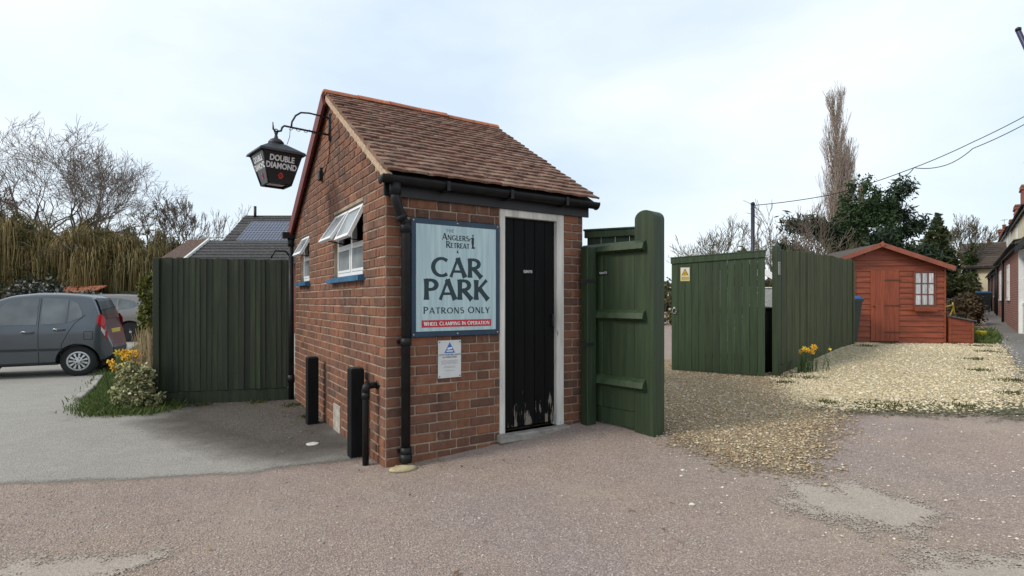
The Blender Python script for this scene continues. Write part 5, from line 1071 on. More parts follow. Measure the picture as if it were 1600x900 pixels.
    za,zc=P['rear_glass']; mb=MB(); mb.grid(lambda u,v:(lambda z:(xat(z)-.012,(hwid(xat(z)+.05,z-.04)*.80)*(2*u-1),z+.004))(za+(zc-za)*v),10,8,True); mb.build('rear_window',gl,body)
    mb=MB(); mb.bbox(xat(za-.16)-.03,xat(za-.16)-.008,-.26,.26,za-.30,za-.19,.004); mb.build('number_plate',flat('plate_yellow',(.55,.42,.05),.4),body)
    mb=MB(); mb.bbox(-.02,.10,-HW*.62,HW*.62,.30,.50,.015); mb.build('bumper',BUMP if detail else paint,body)
    xw,zw=P['wind']; 
    # wheels
    for wx in P['wheels']:
        for s in (1,-1):
            r=P['wr']; rm=r*.64; fr=lambda x,y,z,wx=wx,s=s:(wx+x,s*(HW-.075+z),r+y)
            mb=MB(); mb.lathe([(rm,-.16),(r*.93,-.165),(r,-.13),(r,-.02),(r*.94,.012),(rm,.006)],32,fr); wh=mb.build('wheel',TYRE,root)
            mb=MB(); mb.lathe([(rm*1.02,-.01),(rm*.99,.004),(rm*.90,-.004),(rm*.84,-.03),(0.01,-.03)],28,fr); mb.build('rim_barrel',M['void'] if P['alloy'] else RIMD,wh)
            mb=MB()
            if P['alloy']:
                for k in range(5):
                    t0=k*2*math.pi/5+.3
                    for dt in (-.10,.10): mb.add([fr(*q) for q in [(rm*.15*math.cos(t0+dt*3-.25),rm*.15*math.sin(t0+dt*3-.25),.0),(rm*.15*math.cos(t0+dt*3+.25),rm*.15*math.sin(t0+dt*3+.25),.0),(rm*.93*math.cos(t0+dt*2.6+.07),rm*.93*math.sin(t0+dt*2.6+.07),.0),(rm*.93*math.cos(t0+dt*2.6-.07),rm*.93*math.sin(t0+dt*2.6-.07),.0)]],[(0,1,2,3)])
                mb.lathe([(rm*.26,-.02),(rm*.26,.004),(rm*.1,.008)],14,fr); mb.lathe([(rm*1.0,-.008),(rm*1.0,.006),(rm*.88,.004),(rm*.88,-.02)],28,fr); mb.f=[f for f in mb.f if len(f)<20]; mb.sm=[True]*len(mb.f)
            else:
                mb.lathe([(rm*.45,-.01),(rm*.42,.010),(rm*.1,.016)],20,fr)
                for k in range(11):
                    t0=k*2*math.pi/11
                    for (ra,rb_,wa_,wb_) in ((.40,.95,.075,.115),): mb.add([fr(rm*ra*math.cos(t0-wa_*1.7),rm*ra*math.sin(t0-wa_*1.7),.012),fr(rm*ra*math.cos(t0+wa_*1.7),rm*ra*math.sin(t0+wa_*1.7),.012),fr(rm*rb_*math.cos(t0+wb_*1.2),rm*rb_*math.sin(t0+wb_*1.2),.004),fr(rm*rb_*math.cos(t0-wb_*1.2),rm*rb_*math.sin(t0-wb_*1.2),.004)],[(0,1,2,3)])
                ring=MB(); ring.lathe([(rm*1.0,-.006),(rm*1.0,.008),(rm*.86,.006)],28,fr); ring.f=[f for f in ring.f if len(f)<20]; mb.add(ring.v,ring.f,True)
            mb.build('hubcap',hub,wh)
            if not P['alloy']:
                mb=MB()
                for k in range(4): t0=k*math.pi/2+.4; mb.lathe([(.012,.012),(.012,.019)],8,lambda x,y,z,t0=t0:fr(x+rm*.25*math.cos(t0),y+rm*.25*math.sin(t0),z))
                mb.build('wheel_nut',M['void'],wh)
    return root
def carpaint(name,c,metal=.5,rough=.32):
    m,nt,N,L,bs=_mat(name); v=coords(nt,'Object',rnd=False); n=noise(nt,v,3,3); L.new(ramp(nt,n,[(.3,sc(c,.94)),(.7,sc(c,1.06))]),bs.inputs['Base Color']); bs.inputs['Metallic'].default_value=metal; bs.inputs['Roughness'].default_value=rough; bs.inputs['Coat Weight'].default_value=.35; bs.inputs['Coat Roughness'].default_value=.08; return m
CARGLASS=pm('car_glass',(.10,.115,.118),.55,2.2,rough=.03,bmp=0,rnd=.2,spec=.9,detail=2); BUMP=pm('black_bumper_plastic',(.02,.02,.022),.2,10,rough=.6,rnd=0); TYRE=pm('tyre_rubber',(.018,.018,.018),.2,20,rough=.85,rnd=0); RIMD=flat('rim_dark',(.03,.03,.032),.6)
RLAMP=flat('red_lamp',(.42,.012,.015),.12); WLAMP=flat('clear_lamp',(.55,.5,.5),.12)
HATCH0=dict(L=3.25,W=1.36,H=1.50,belt=.93,sill=.22,wr=.272,wheels=(.57,2.66),alloy=False,rear_r=.42,front_r=.8,roof_x=.95,
 top=[(0,.50),(.02,.62),(.07,.80),(.13,.92),(.22,1.18),(.30,1.36),(.36,1.445),(.50,1.475),(.9,1.50),(1.35,1.50),(1.75,1.46),(2.0,1.38),(2.55,1.00),(2.62,.97),(3.0,.86),(3.18,.72),(3.25,.55)],
 bot=[(0,.36),(.10,.27),(.3,.22),(2.9,.2),(3.25,.30)],
 side_glass=[(1.27,2.16,[(1.27,.935),(2.16,.925)],[(1.27,1.405),(1.55,1.40),(1.80,1.33),(2.16,.945)]),(.76,1.20,[(.76,.955),(1.20,.935)],[(.76,1.375),(1.20,1.405)]),(.50,.735,[(.50,1.06),(.735,.96)],[(.50,1.14),(.58,1.29),(.735,1.368)])],
 trim=[(.84,1.22,.475,.51),(1.26,1.95,.475,.51)],
 tail=[(.10,.235,[(.10,.80),(.235,.97)],[(.10,1.02),(.17,1.11),(.235,1.09)],RLAMP),(.075,.16,[(.075,.66),(.16,.82)],[(.075,.80),(.10,.81),(.16,.88)],WLAMP),(.06,.10,[(.06,.64),(.10,.70)],[(.06,.80),(.10,.81)],RLAMP)],
 seams=[[(1.235,1.40),(1.235,.95),(1.235,.26)],[(.44,1.10),(.62,.95),(.72,.80),(.84,.58),(.86,.30)],[(2.17,.93),(2.13,.30)],[(2.1,.24),(1.4,.235),(.86,.245)],[(.30,.80),(.45,.80),(.45,.66),(.30,.66),(.30,.80)]],
 handles=[(.87,.84),(1.40,.80)],mirror=(2.10,1.0),rear_glass=(1.02,1.40),wind=(0,0))
def squash(D,k):
    q=dict(D); pl=lambda l:[(x*k,z) for x,z in l]
    for n_ in ('L','rear_r','front_r','roof_x'): q[n_]=D[n_]*k
    q['wheels']=tuple(w*k for w in D['wheels']); q['top']=pl(D['top']); q['bot']=pl(D['bot']); q['mirror']=(D['mirror'][0]*k,D['mirror'][1]); q['handles']=pl(D['handles']); q['seams']=[pl(s) for s in D['seams']]
    q['trim']=[(a*k,b*k,c,d) for a,b,c,d in D['trim']]; q['side_glass']=[(a*k,b*k,pl(c),pl(d)) for a,b,c,d in D['side_glass']]; q['tail']=[(a*k,b*k,pl(c),pl(d),m) for a,b,c,d,m in D['tail']]
    return q
HATCH=squash(HATCH0,.82)
MPV=dict(HATCH0,L=4.2,W=1.70,H=1.58,belt=1.0,wr=.325,wheels=(.82,3.4),alloy=True,rear_r=.5,roof_x=1.1,
 top=[(0,.52),(.02,.66),(.07,.86),(.12,1.0),(.25,1.22),(.38,1.42),(.45,1.50),(.60,1.545),(1.2,1.58),(2.0,1.57),(2.5,1.48),(3.1,1.12),(3.25,1.05),(3.8,.93),(4.1,.78),(4.2,.58)],bot=[(0,.36),(.12,.27),(.3,.24),(3.9,.22),(4.2,.32)],
 side_glass=[(1.95,2.75,[(1.95,1.02),(2.75,1.0)],[(1.95,1.46),(2.3,1.43),(2.75,1.06)]),(1.22,1.88,[(1.22,1.04),(1.88,1.02)],[(1.22,1.44),(1.88,1.465)]),(.62,1.16,[(.62,1.20),(.75,1.12),(1.16,1.05)],[(.62,1.24),(.75,1.34),(1.16,1.435)])],trim=[],
 tail=[(.12,.32,[(.12,.88),(.32,.98)],[(.12,1.04),(.22,1.13),(.32,1.10)],RLAMP)],
 seams=[[(1.92,1.46),(1.92,.30)],[(1.18,1.44),(1.15,1.0),(1.18,.72),(1.28,.32)]],handles=[(1.32,.92),(2.12,.9)],mirror=(2.72,1.08),rear_glass=(1.10,1.45))
PH=R(23); ang=math.pi+PH
def place(whx,why,wx,wy,ang): c,s=math.cos(ang),math.sin(ang); return (whx-(c*wx-s*wy),why-(s*wx+c*wy))
lx,ly=place(-7.76,9.5,.57*.82,.62,ang)
car('dark grey hatchback with silver wheel trims parked at the left',(lx,ly,gz(lx,ly)+.0),ang,HATCH,carpaint('dark_grey_paint',(.10,.113,.125),.5,.25),pm('silver_hubcap',(.55,.56,.56),.1,8,rough=.4,metal=.5,rnd=0))
ang=math.pi+R(17); lx,ly=place(-12.5,17.4,.82,.78,ang)
car('silver beige estate car with alloy wheels behind the hatchback',(lx,ly,gz(lx,ly)),ang,MPV,carpaint('silver_beige_paint',(.20,.185,.172)),pm('alloy',(.5,.5,.5),.1,8,rough=.35,metal=.7,rnd=0),detail=False)
lx,ly=-16.9,17.2
car('pale silver car showing only its nose at the left edge',(lx-2.2,ly+.6,gz(lx,ly)),R(-8),dict(HATCH,alloy=True),carpaint('pale_silver_paint',(.5,.52,.53)),pm('alloy_b',(.5,.5,.5),.1,8,rough=.35,metal=.7,rnd=0),detail=False)

# ------------------------------------------------------------------ vegetation
def leafset(C,n_rand,size,asp=0.5,norm=None,droop=0.0):
    n=len(C); a=RNG.normal(size=(n,3)); a[:,2]-=droop; a/=np.linalg.norm(a,axis=1)[:,None]; b=RNG.normal(size=(n,3)); b-=(a*b).sum(1)[:,None]*a; b/=np.linalg.norm(b,axis=1)[:,None]
    s=size*RNG.lognormal(0,.3,n)[:,None]; a=a*s; b=b*s*asp
    V=np.stack([C-a,C+b,C+a,C-b],1).reshape(-1,3); F=np.arange(4*n).reshape(-1,4); return V,F
def ellipsoid_pts(c,r,n,shell=0.55):
    d=RNG.normal(size=(n,3)); d/=np.linalg.norm(d,axis=1)[:,None]; rad=RNG.uniform(shell**3,1,n)**(1/3); return np.asarray(c)+d*rad[:,None]*np.asarray(r)
def clumpy(blobs,n,sub=26,k=.34):
    out=[]; tot=sum(b[1][0]*b[1][1]+b[1][0]*b[1][2] for b in blobs)
    for c,r in blobs:
        m=max(30,int(n*(r[0]*r[1]+r[0]*r[2])/tot)); nc=max(6,m//sub); cc=ellipsoid_pts(c,r,nc,.7); 
        idx=RNG.integers(0,nc,m); out.append(cc[idx]+RNG.normal(size=(m,3))*np.asarray(r)*k*RNG.uniform(.3,.7,(m,1)))
    return np.concatenate(out)
def grow(mb,p,d,ln,r,depth,rng,spread=.55,up=.12,wig=.22,nb=3,shrink=.68,minr=.006,sides=4,droop=0.0,segs=5,lead=True):
    pts=[p.copy()]; rs=[r]; dirs=[]; cur=p.copy(); dd=d.copy()
    for i in range(segs):
        dd=dd+Vector((rng.uniform(-wig,wig),rng.uniform(-wig,wig),rng.uniform(-wig,wig)*.7+up-droop*i/segs)); dd.normalize(); cur=cur+dd*ln/segs; pts.append(cur.copy()); rs.append(max(minr,r*(1-.5*(i+1)/segs))); dirs.append(dd.copy())
    mb.tube(pts,rs,sides if r>.03 else 3,False)
    if depth==0: return
    for k in range(nb):
        i=rng.randrange(max(1,segs//3),segs) if k<nb-1 or not lead else segs-1
        a=rng.uniform(0,6.283); perp=dirs[i].cross(Vector((math.cos(a),math.sin(a),.3))); perp.normalize(); sp=spread*rng.uniform(.6,1.3) if not (lead and k==nb-1) else spread*.3
        nd=(dirs[i]+perp*sp).normalized(); grow(mb,pts[i+1],nd,ln*shrink*rng.uniform(.8,1.15),max(minr,rs[i+1]*.72),depth-1,rng,spread,up,wig,nb,shrink,minr,sides,droop,max(3,segs-1) if depth>1 else 3,lead)
BARK=pm('grey_brown_bark',(.13,.105,.085),.3,4,(5,5,1),rough=.95,bmp=.4,rnd=0); BARKD=pm('dark_twigs',(.15,.118,.094),.3,3,rough=.95,bmp=0,rnd=0); TWIG=pm('pale_poplar_twigs',(.34,.275,.225),.25,3,rough=.95,bmp=0,rnd=0); BARKG=pm('green_brown_bark',(.11,.095,.055),.3,3,rough=.95,bmp=0,rnd=0)
def bare_tree(label,loc,h,seed,name='bare_tree',bark=None,depth=5,nb=3,tr=.2,trunk=.3,grp=None,**kw):
    rng=random.Random(seed); t=thing(name,label,'tree',loc,0,grp); mb=MB(); th=h*trunk; bk_=bark or BARKD
    mb.tube([(0,0,-.2),(.03*h*rng.uniform(-1,1),0,th*.5),(0,0,th)],[tr*1.2,tr,tr*.85],8); mb.build('trunk',bk_,t); cr=MB()
    for k in range(kw.pop('limbs',4)):
        a=k*6.283/4+rng.uniform(-.5,.5); o=kw.get('out',.5); grow(cr,Vector((0,0,th*rng.uniform(.75,1))),Vector((math.cos(a)*o,math.sin(a)*o,1)).normalized(),h*kw.get('ll',.30),tr*.6,depth-1,rng,**{q:v for q,v in kw.items() if q not in('out','ll')})
    cr.build('crown',bk_,t); return t
def leaves(name,par,C,size,mat,asp=.5,droop=0.0): V,F=leafset(C,0,size,asp,None,droop); return link(name,np_mesh(name,V,F),mat,par)
LV=lambda n,a,b,c,tr=.25: mk_island(n,[(0,a),(.6,b),(1,c)],.6,.3,tr)
DARKG=LV('dark_evergreen_leaves',(.014,.026,.010),(.03,.05,.018),(.06,.085,.03)); OLIVE=LV('olive_leaves',(.045,.045,.016),(.09,.085,.03),(.14,.125,.045)); IVY=LV('ivy_leaves',(.012,.028,.010),(.03,.06,.018),(.075,.115,.04),.15); GOLDC=LV('golden_conifer_leaves',(.04,.055,.012),(.10,.115,.02),(.24,.22,.04)); YEL=LV('yellow_shrub_leaves',(.13,.14,.02),(.25,.26,.04),(.36,.36,.08)); WILL=LV('willow_strands',(.15,.11,.040),(.23,.17,.064),(.32,.245,.10),.1); VARI=LV('variegated_leaves',(.07,.09,.03),(.36,.36,.17),(.68,.64,.42),.25); STRAW=LV('dry_stems',(.16,.11,.055),(.30,.22,.12),(.42,.33,.19),.1); HEDB=LV('brown_hedge_leaves',(.035,.028,.014),(.075,.06,.03),(.12,.10,.05)); SPR=LV('spruce_needles',(.012,.024,.014),(.022,.042,.022),(.05,.075,.03),.1)
# big corkscrew willow at left
bare_tree('large bare corkscrew willow rising above the parked cars',(-26.0,30,0),11.6,3,'corkscrew_willow',BARKD,7,3,.30,.24,limbs=6,out=.75,ll=.28,wig=.46,spread=.62,up=.09,shrink=.73,minr=.008,droop=.08)
bare_tree('bare twisted tree at the far left edge',(-29.5,30,0),9.0,8,'bare_tree',BARKD,7,3,.22,.25,limbs=4,out=.6,ll=.28,wig=.36,spread=.6,minr=.012)
def weeping(label,loc,h,w,n,seed,mat=None,low=.5):
    rng=random.Random(seed); t=thing('weeping_willow',label,'tree',loc,0,'weeping willows behind the cars'); mb=MB(); mb.tube([(0,0,-.2),(.1,0,h*.3),(0,.1,h*.55)],[.28,.22,.16],8)
    for k in range(6): a=k*1.05; grow(mb,Vector((0,0,h*.42)),Vector((math.cos(a)*.6,math.sin(a)*.6,1)).normalized(),h*.34,.10,3,rng,.6,.04,.32,3,.66,.012,4,.25)
    mb.build('trunk',BARKG,t); V=[];F=[]
    nclump=46; cl=[(rng.uniform(0,6.283),math.sqrt(rng.random()),rng.uniform(.55,1.0)) for _ in range(nclump)]
    for i in range(n):
        a,rr_,ht=cl[rng.randrange(nclump)]; a+=rng.gauss(0,.13); rr_=min(1.1,abs(rr_+rng.gauss(0,.07))); x,y=math.cos(a)*rr_*w,math.sin(a)*rr_*w*.8; zt=h*(1-.24*rr_**3)*ht*rng.uniform(.90,1.03); zb=max(low,zt-h*rng.uniform(.15,.65)); m=5; wd=rng.uniform(.007,.017); th=rng.uniform(0,6.28); cx,cy=math.cos(th)*wd,math.sin(th)*wd; b=len(V); sx,sy=rng.gauss(0,.05),rng.gauss(0,.05)
        inx,iny=math.cos(a)*.35,math.sin(a)*.35; prof=((-1.0,-.22),(-.55,-.04),(-.2,.0),(0,-.10),(.02,-.35),(.03,-.65),(0,-1.0)); m=len(prof)
        for k,(io,fz) in enumerate(prof):
            jx,jy=rng.gauss(0,.03),rng.gauss(0,.03); f=-fz; zz=zt+((zb-zt)*f if io>=0 else h*.12*fz*2); q=1.0 if k else .4
            V+= [(x+inx*io+sx*f+jx-cx*q,y+iny*io+sy*f+jy-cy*q,zz),(x+inx*io+sx*f+jx+cx*q,y+iny*io+sy*f+jy+cy*q,zz)]
        F+= [(b+2*k,b+2*k+1,b+2*k+3,b+2*k+2) for k in range(m-1)]
    link('crown',np_mesh('crown',V,F),mat or WILL,t)
weeping('tawny weeping willow at the far left behind the hedge ball',(-23.5,25,0),5.7,2.4,4200,1); weeping('tawny weeping willow behind the hatchback roof',(-20.0,25.5,0),5.3,2.2,4000,2); weeping('broad olive brown weeping willow right of the corkscrew trunk',(-17.6,26,0),5.2,2.2,4000,3,LV('willow_strands_olive',(.10,.08,.03),(.17,.135,.05),(.24,.20,.08),.1)); weeping('dark olive weeping willow at the left edge of the picture',(-26.2,26,0),6.3,2.0,3600,4,LV('willow_strands_dark',(.045,.042,.018),(.09,.075,.03),(.14,.12,.05),.1))
weeping('olive weeping willow filling the gap behind the silver car',(-21.8,28,0),5.6,2.6,4200,6,LV('willow_strands_mid',(.10,.078,.03),(.17,.13,.05),(.24,.19,.08),.1))
def bush(name,label,loc,blobs,n,size,mat,cat='bush',asp=.55,grp=None,k=.30):
    t=thing(name,label,cat,loc,0,grp); z=max(b[0][2] for b in blobs); mb=MB()
    for c,r in blobs[:4]: mb.tube([(0,0,-.05),(c[0]*.6,c[1]*.6,c[2]*.6),(c[0],c[1],c[2])],[.05*z**.5,.035*z**.5,.015],5,False)
    mb.build('stem',BARKG,t); leaves('foliage',t,clumpy(blobs,n,24,k),size,mat,asp); return t
bush('ivy_thicket','dark ivy covered thicket below the small bare tree behind the fence',(-17.3,31,0),[((0,0,2.0),(1.5,1.2,1.9)),((-1.4,0,1.9),(1.3,1,1.9)),((-2.6,0,1.7),(1.2,1,1.7)),((-1.2,0,3.4),(.9,.9,.8))],9000,.07,OLIVE,'thicket')
bare_tree('small bare tree rising from the ivy thicket',(-20.6,33,0),7.2,21,'bare_tree',BARKD,6,3,.14,.5,limbs=4,out=.7,ll=.22,wig=.25,spread=.6,minr=.012)
bare_tree('thin bare tree standing left of the solar roof',(-20.2,35,0),7.4,33,'bare_tree',BARKD,5,3,.12,.35,limbs=4,out=.45,ll=.28,wig=.2,spread=.5,minr=.011)
bush('brown_hedge','tall brown hedge mass behind the parked cars',(-24.5,28.6,0),[((-4,0,1.9),(2,1,2.0)),((-1,0,2.2),(2,1,2.3)),((2,0,1.8),(2,1,2.0)),((4.4,.3,2.0),(1.8,1,2.1)),((6.4,.5,1.6),(1.6,1,1.8))],22000,.09,HEDB,'hedge')
bush('clipped_ball_bush','dark clipped ball bush left behind the hatchback',(-18.0,19.2,-.05),[((0,0,.75),(.72,.7,.72))],5000,.05,DARKG,'bush',k=.10)
bush('white_flowering_shrub','dark shrub with white blossom behind the clipped ball',(-20.5,21.5,0),[((-1.2,0,1.0),(1.1,.8,1.1)),((1.3,0,1.0),(1.2,.8,1.1)),((2.8,.3,.9),(.9,.7,.9))],6000,.07,LV('blossom_leaves',(.01,.014,.008),(.022,.03,.014),(.35,.35,.35)),'shrub')
bush('yellow_shrub','small bright yellow green shrub by the telegraph pole',(-18.4,25.0,0),[((0,0,1.6),(.35,.35,.8)),((.15,0,1.1),(.45,.4,.6))],1800,.06,YEL,'shrub')
# golden clipped conifer by the fence
bush('golden_conifer','columnar golden green conifer just left of the boarded fence',(-6.1,9.1,gz(-6.1,9.1)),[((0,0,.5),(.25,.25,.5)),((0,0,1.0),(.25,.25,.5)),((0,0,1.45),(.23,.23,.42))],9000,.028,GOLDC,'conifer',.6,k=.16)
# far dark fence and orange tiled lean-to behind the cars
df=thing('far_fence','low dark green fence beyond the silver car','fence',(-19.5,24.2,0)); 
for i in range(22): MB().bbox(i*.2+.004,i*.2+.196,0,.02,0,1.72,.004).build('board',M['green_dark'],df)
for i in range(4): MB().bbox(i*1.45,i*1.45+.1,.021,.12,0,1.7,.005).build('post',M['green_dark'],df)
os_=thing('tiled_lean_to','small lean-to with orange pantile roof behind the hatchback','shed',(-19.9,23.0,0)); MB().box(0.05,1.65,.15,1.2,0,1.62).build('wall',M['brick_far'],os_)
for j in range(3):
    for i in range(9): MB().lathe([(.098,0),(.098,.36)],8,lambda x,y,z:(.1+i*.185+x,-.02+j*.32+z*.93,1.62+j*.105+z*.34+max(y,-.02)*.55)).build('roof_tile',M['ridge'],os_)
# bushes and flowers by the fence
bush('variegated_euonymus','low cream variegated bush in front of the boarded fence post',(-4.60,6.42,gz(-4.6,6.42)),[((0,0,.20),(.22,.18,.20)),((.05,0,.38),(.20,.17,.18)),((-.04,.02,.46),(.14,.13,.12)),((.18,.0,.12),(.16,.15,.14))],4800,.020,VARI,'bush',.6,k=.2)
g=gz(-4.66,6.95); t=thing('dry_grass_clump','tall dry straw coloured stems beside the fence post','plant',(-4.72,7.0,g)); n=420; P=RNG.normal((0,0),(.10,.09),(n,2)); V=[];F=[]
for i in range(n):
    x,y=P[i]; h=random.uniform(.5,1.0); lx_,ly_=random.gauss(0,.07),random.gauss(0,.07); w=.004; b=len(V); V+= [(x-w,y,0),(x+w,y,0),(x+lx_*.5+w,y+ly_*.5,h*.6),(x+lx_*.5-w,y+ly_*.5,h*.6),(x+lx_+w*.6,y+ly_,h),(x+lx_-w*.6,y+ly_,h)]; F+=[(b,b+1,b+2,b+3),(b+3,b+2,b+4,b+5)]
link('stems',np_mesh('stems',V,F),STRAW,t); leaves('leaves',t,clumpy([((0,0,.45),(.16,.14,.32))],900,20,.3),.022,LV('dead_leaves',(.08,.05,.02),(.16,.11,.05),(.2,.2,.07)))
PET=pm('daffodil_petals',(.75,.42,.02),.12,8,rough=.6,bmp=0,rnd=.15); PETY=pm('pale_daffodil_petals',(.78,.60,.06),.12,8,rough=.6,bmp=0,rnd=.15); DLEAF=LV('daffodil_leaves',(.03,.06,.02),(.055,.10,.03),(.09,.14,.05))
def flower_mesh():
    mb=MB()
    for k in range(6):
        a=k*math.pi/3; c,s=math.cos(a),math.sin(a); c2,s2=math.cos(a+.38),math.sin(a+.38); c3,s3=math.cos(a-.38),math.sin(a-.38); mb.add([(0,0,0),(.028*c3,.004,.028*s3),(.046*c,.006,.046*s),(.028*c2,.004,.028*s2)],[(0,1,2,3)])
    mb.lathe([(.010,0),(.014,.018),(.020,.032),(.016,.030),(.006,.004)],10,lambda x,y,z:(x,-z,y)); return mb
fm1,fm2=flower_mesh().mesh('flower'),flower_mesh().mesh('flower'); fm1.materials.append(PET); fm2.materials.append(PETY)
def daffs(label,loc,n,spread,h,fs=1.0):
    t=thing('daffodil_clump',label,'flowers',loc); V=[];F=[]; rng=random.Random(n)
    for i in range(n*5):
        x,y=rng.gauss(0,spread[0]),rng.gauss(0,spread[1]); a=rng.uniform(0,6.28); ll=rng.uniform(.6,1.05)*h*.85; ln=rng.uniform(.1,.5)*ll; w=.007; dx,dy=math.cos(a),math.sin(a); b=len(V)
        for f,wz in ((0,1),(.4,1),(.75,.85),(1,.2)): q=ln*f*f; V+= [(x+dx*q-dy*w*wz,y+dy*q+dx*w*wz,ll*f*(1-.12*f)),(x+dx*q+dy*w*wz,y+dy*q-dx*w*wz,ll*f*(1-.12*f))]
        F+=[(b+2*k,b+2*k+1,b+2*k+3,b+2*k+2) for k in range(3)]
    link('leaves',np_mesh('leaves',V,F),DLEAF,t); st=MB()
    for i in range(n):
        x,y=rng.gauss(0,spread[0]*.9),rng.gauss(0,spread[1]*.9); hh=h*rng.uniform(.75,1.1); tx,ty=x+rng.gauss(0,.03),y+rng.gauss(0,.03)-.02; st.tube([(x,y,0),(x*.5+tx*.5,y,hh*.6),(tx,ty,hh)],.004,5)
        o=link('flower',fm1 if rng.random()<.7 else fm2,None,t,(tx,ty-.01,hh)); o.rotation_euler=(rng.uniform(-.3,.5),0,rng.uniform(-1.0,1.0)); o.scale=(fs,)*3
    st.build('stems',DLEAF,t)
daffs('clump of yellow daffodils beside the variegated bush',(-4.97,6.98,gz(-4.97,6.98)),26,(.12,.10),.60,1.25)
daffs('clump of orange daffodils at the foot of the long fence',(4.74,8.5,gz(4.74,8.5)),9,(.14,.09),.40,1.15)
# kerb stones along the verge
for (a,b,lb) in (((-5.72,7.0),(-6.35,8.05),'pale concrete kerb stone at the near end of the grass verge'),((-6.4,8.1),(-7.1,9.15),'pale concrete kerb stone behind the hatchback rear wheel')):
    an=math.atan2(b[1]-a[1],b[0]-a[0]); l=math.dist(a,b); tag(MB().bbox(0,l,-.05,.05,-.12,.06,.012).build('kerb_stone',M['concrete'],None,(a[0],a[1],gz(*a)),an),lb,'kerb')
# ---- right hand trees
def poplar(label,loc,h,seed):
    rng=random.Random(seed); t=thing('lombardy_poplar',label,'tree',loc); mb=MB(); mb.tube([(0,0,-.2),(0,0,h*.5),(0,0,h*.97)],[.35,.22,.03],8); mb.build('trunk',TWIG,t); cr=MB()
    for i in range(240):
        f=rng.uniform(.08,.93); a=rng.uniform(0,6.283); z=h*f; ln=h*.115*(1.25-f)*rng.uniform(.7,1.2)+1.0; d=Vector((math.cos(a)*.36,math.sin(a)*.36,1)).normalized(); grow(cr,Vector((0,0,z)),d,ln,.05*(1.2-f)+.012,2,rng,.32,.20,.10,3,.6,.012,3,0,4)
    cr.build('crown',TWIG,t)
poplar('tall slim bare poplar behind the ivy clad tree',(30.5,50,.5),19.3,4); poplar('shorter slim poplar stem right of the tall one',(32.0,51,.5),14.5,9)
# ivy clad conifer behind the shed
tx,ty=14.2,21.5; g=gz(tx,ty); t=thing('ivy_clad_conifer','dark ivy clad conifer towering behind the red shed','tree',(tx,ty,g)); mb=MB(); mb.tube([(0,0,-.2),(.1,0,3),(-.1,0,5.6)],[.3,.22,.08],8); rng=random.Random(5)
ends=[]
for k,(a,z,l,dz) in enumerate(((3.1,3.0,2.9,1.25),(3.3,3.3,2.3,.9),(2.9,2.2,2.5,.5),(.1,3.8,1.8,1.8),(.0,2.8,2.4,1.3),(-.2,2.4,2.4,.6),(.2,4.2,2.0,.5),(4.6,3.0,1.5,.5),(1.5,3,1.5,.5),(3.0,2.2,3.0,.9))):
    p=[Vector((math.cos(a)*l*f,math.sin(a)*l*f,z+dz*f+ .12*math.sin(f*5+k))) for f in (0,.35,.7,1)]; mb.tube(p,[.09,.06,.04,.015],5,False); ends.append(p)
mb.build('trunk',BARKD,t)
blobs=[((-.1,0,4.9),(.75,.7,1.0)),((.1,0,3.6),(1.2,1.0,1.1)),((-.3,0,2.4),(1.3,1.1,1.1)),((.8,0,2.6),(1.0,1.0,1.0)),((.8,0,4.5),(.65,.6,.7)),((-.6,-.2,4.2),(.6,.6,.7)),((.2,0,1.4),(1.6,1.1,.9))]
leaves('ivy',t,clumpy(blobs,34000,34,.22),.040,IVY,.8)
C=[]
for p in ends:
    for f in np.linspace(.35,1.05,26):
        i=min(2,int(f*3)); q=p[i].lerp(p[i+1],f*3-i) if f<=1 else p[3]+ (p[3]-p[2])*(f-1); C.append(RNG.normal((q.x,q.y,q.z-.10),(.20,.20,.16),(60,3)))
leaves('spruce_sprays',t,np.concatenate(C),.10,SPR,.26,.6)
def cone_conifer(label,loc,h,r,n,mat):
    t=thing('conifer',label,'tree',loc); MB().tube([(0,0,-.1),(0,0,h*.95)],[.18,.03],7).build('trunk',BARKD,t); z=h*(1-RNG.random(n)**.55*1.0)*.97+.03; rad=r*(1-z/h)**.8*(.6+.45*RNG.random(n)); lump=1+.16*np.sin(z*5)+.1*RNG.normal(size=n); a=RNG.uniform(0,6.283,n); C=np.stack([np.cos(a)*rad*lump,np.sin(a)*rad*lump,z],-1); leaves('crown',t,C,.13,mat,.4,.4)
cone_conifer('dark cone shaped conifer right of the ivy clad tree',(21.2,26.5,.5),5.3,1.25,6500,LV('yew_leaves',(.018,.026,.010),(.04,.055,.018),(.08,.09,.03)))
bush('brown_shrub','brown twiggy shrub beside the far end of the path',(16.75,19.6,gz(16.75,19.6)),[((0,0,.55),(.5,.45,.55)),((.15,.1,.9),(.35,.35,.3))],4000,.05,LV('brown_leaves',(.05,.035,.02),(.10,.07,.04),(.16,.12,.07)),'shrub')
bush('olive_tree','olive green bushy tree right of the cone conifer',(25.2,32,.5),[((0,0,2.6),(1.5,1.2,2.0)),((.6,0,1.5),(1.6,1.2,1.3))],5000,.12,OLIVE,'tree')
bare_tree('tall bare tree with ivy on its trunk near the cottages',(29.6,35,.6),6.0,41,'bare_tree',BARKG,6,3,.16,.3,limbs=5,out=.45,ll=.27,wig=.2,spread=.5,minr=.011)
bush('ivy_column','dark ivy column around the bare tree trunk by the cottages',(29.6,34.4,.6),[((0,0,1.5),(.5,.5,1.4)),((.1,0,3.2),(.35,.35,1.0))],2500,.10,IVY,'ivy')
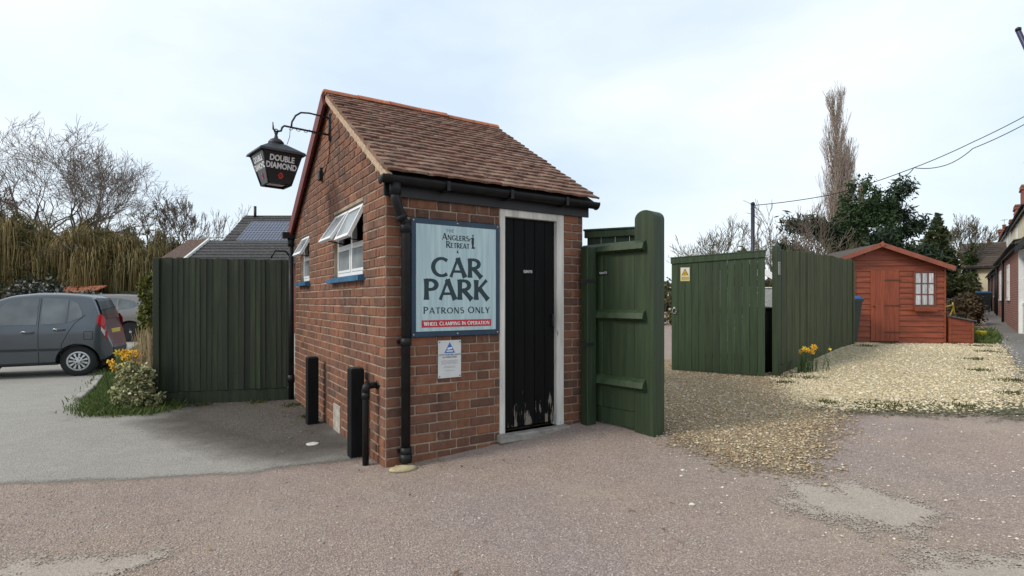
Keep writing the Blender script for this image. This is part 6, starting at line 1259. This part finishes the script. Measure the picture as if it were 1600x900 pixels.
bush('green_hedge','dark green garden hedge behind the long fence and shed',(11.0,23.5,gz(11,23.5)),[((-4,0,.8),(2,1,1.0)),((-1,0,.9),(2,1,1.1)),((2,0,1.0),(2,1,1.1)),((5,0,1.0),(2,1,1.1))],7000,.09,OLIVE,'hedge')
for (px_,d_,h_,sd,lb,o_) in ((1068,38,4.9,51,'rounded bare tree right of the round-topped gate post',.6),(1118,24,4.5,52,'bare twiggy tree above the left of the wide gate',.7),(1150,20,4.1,53,'bare apple tree above the middle of the wide gate',.8),(1245,17.5,4.2,54,'bare gnarled apple tree above the long fence',.9),(1215,26,4.6,55,'thin bare tree behind the gap beside the wide gate',.6),(1290,19,3.6,56,'low bare tree beside the ivy clad conifer',.8)):
    x=(px_-800)/830*d_; bare_tree(lb,(x,d_,gz(x,d_)),h_,sd,'bare_tree',BARKG if sd!=54 else BARKD,5,3,.11,.28,'bare trees behind the gates',limbs=5,out=o_,ll=.30,wig=.3,spread=.65,up=.10,minr=.008)
bush('ivy_stump','ivy covered stump above the wide gate',(7.0,16.2,gz(7,16.2)),[((0,0,1.6),(.42,.4,.7)),((.1,0,2.2),(.35,.3,.4))],2200,.06,OLIVE,'stump')
bush('distant_hedge','grey green hedge line far behind the gates',(10,42,.2),[((-7,0,1.2),(4,1.2,1.4)),((-1,0,1.3),(4,1.2,1.5)),((5,0,1.2),(4,1.2,1.4)),((11,0,1.4),(4,1.2,1.6))],6000,.2,LV('distant_leaves',(.06,.06,.04),(.10,.10,.06),(.14,.13,.09)),'hedge')

for (x,y,h,w,lb,mt) in ((-22.3,24.2,5.2,.75,'ivy clad trunk standing between the tawny willows',OLIVE),(-25.4,24.4,5.9,.8,'tall olive ivy clad trunk at the left edge of the willows',OLIVE),(-19.0,24.8,4.6,.7,'low dark ivy clad trunk behind the hatchback',OLIVE),(-21.0,24.6,3.4,1.2,'dark understorey shrub below the tawny willows',DARKG)):
    bush('ivy_tree' if w<1 else 'twiggy_shrub',lb,(x,y,0),[((0,0,h*.30),(w*1.1,w*.8,h*.30)),((.1,0,h*.6),(w*.9,w*.8,h*.25)),((-.15,0,h*.85),(w*.65,w*.6,h*.17)),((w*.5,.1,h*.45),(w*.7,w*.6,h*.2))],5000,.05,mt,'tree' if w<1 else 'shrub',.5,k=.34)
P=np.concatenate([RNG.normal(c,s_,(n,2)) for c,s_,n in (((-3.3,6.75),(.5,.10),60),((-2.55,6.35),(.16,.3),70),((-2.0,5.5),(.12,.4),40),((-1.35,4.5),(.1,.25),30),((-.4,4.15),(.35,.06),30),((.9,4.85),(.25,.1),25),((3.0,8.6),(.6,.12),40),((5.3,9.0),(.7,.5),60),((0.5,3.2),(1.6,.6),50),((-5.0,6.2),(.3,.2),30))])
Z=gzn(P[:,0],P[:,1])+.016; C=np.column_stack([P,Z]); V,F=leafset(C,0,.016,.55); V=V.reshape(-1,4,3); V[:,:,2]=Z[:,None]+(V[:,:,2]-Z[:,None])*.25; tag(link('fallen_leaves',np_mesh('fallen_leaves',V.reshape(-1,3),F),LV('fallen_leaf',(.05,.03,.015),(.16,.10,.05),(.32,.24,.14),.1)),'scattered dead leaves and bits along the wall and fence feet','leaves',kind='stuff')
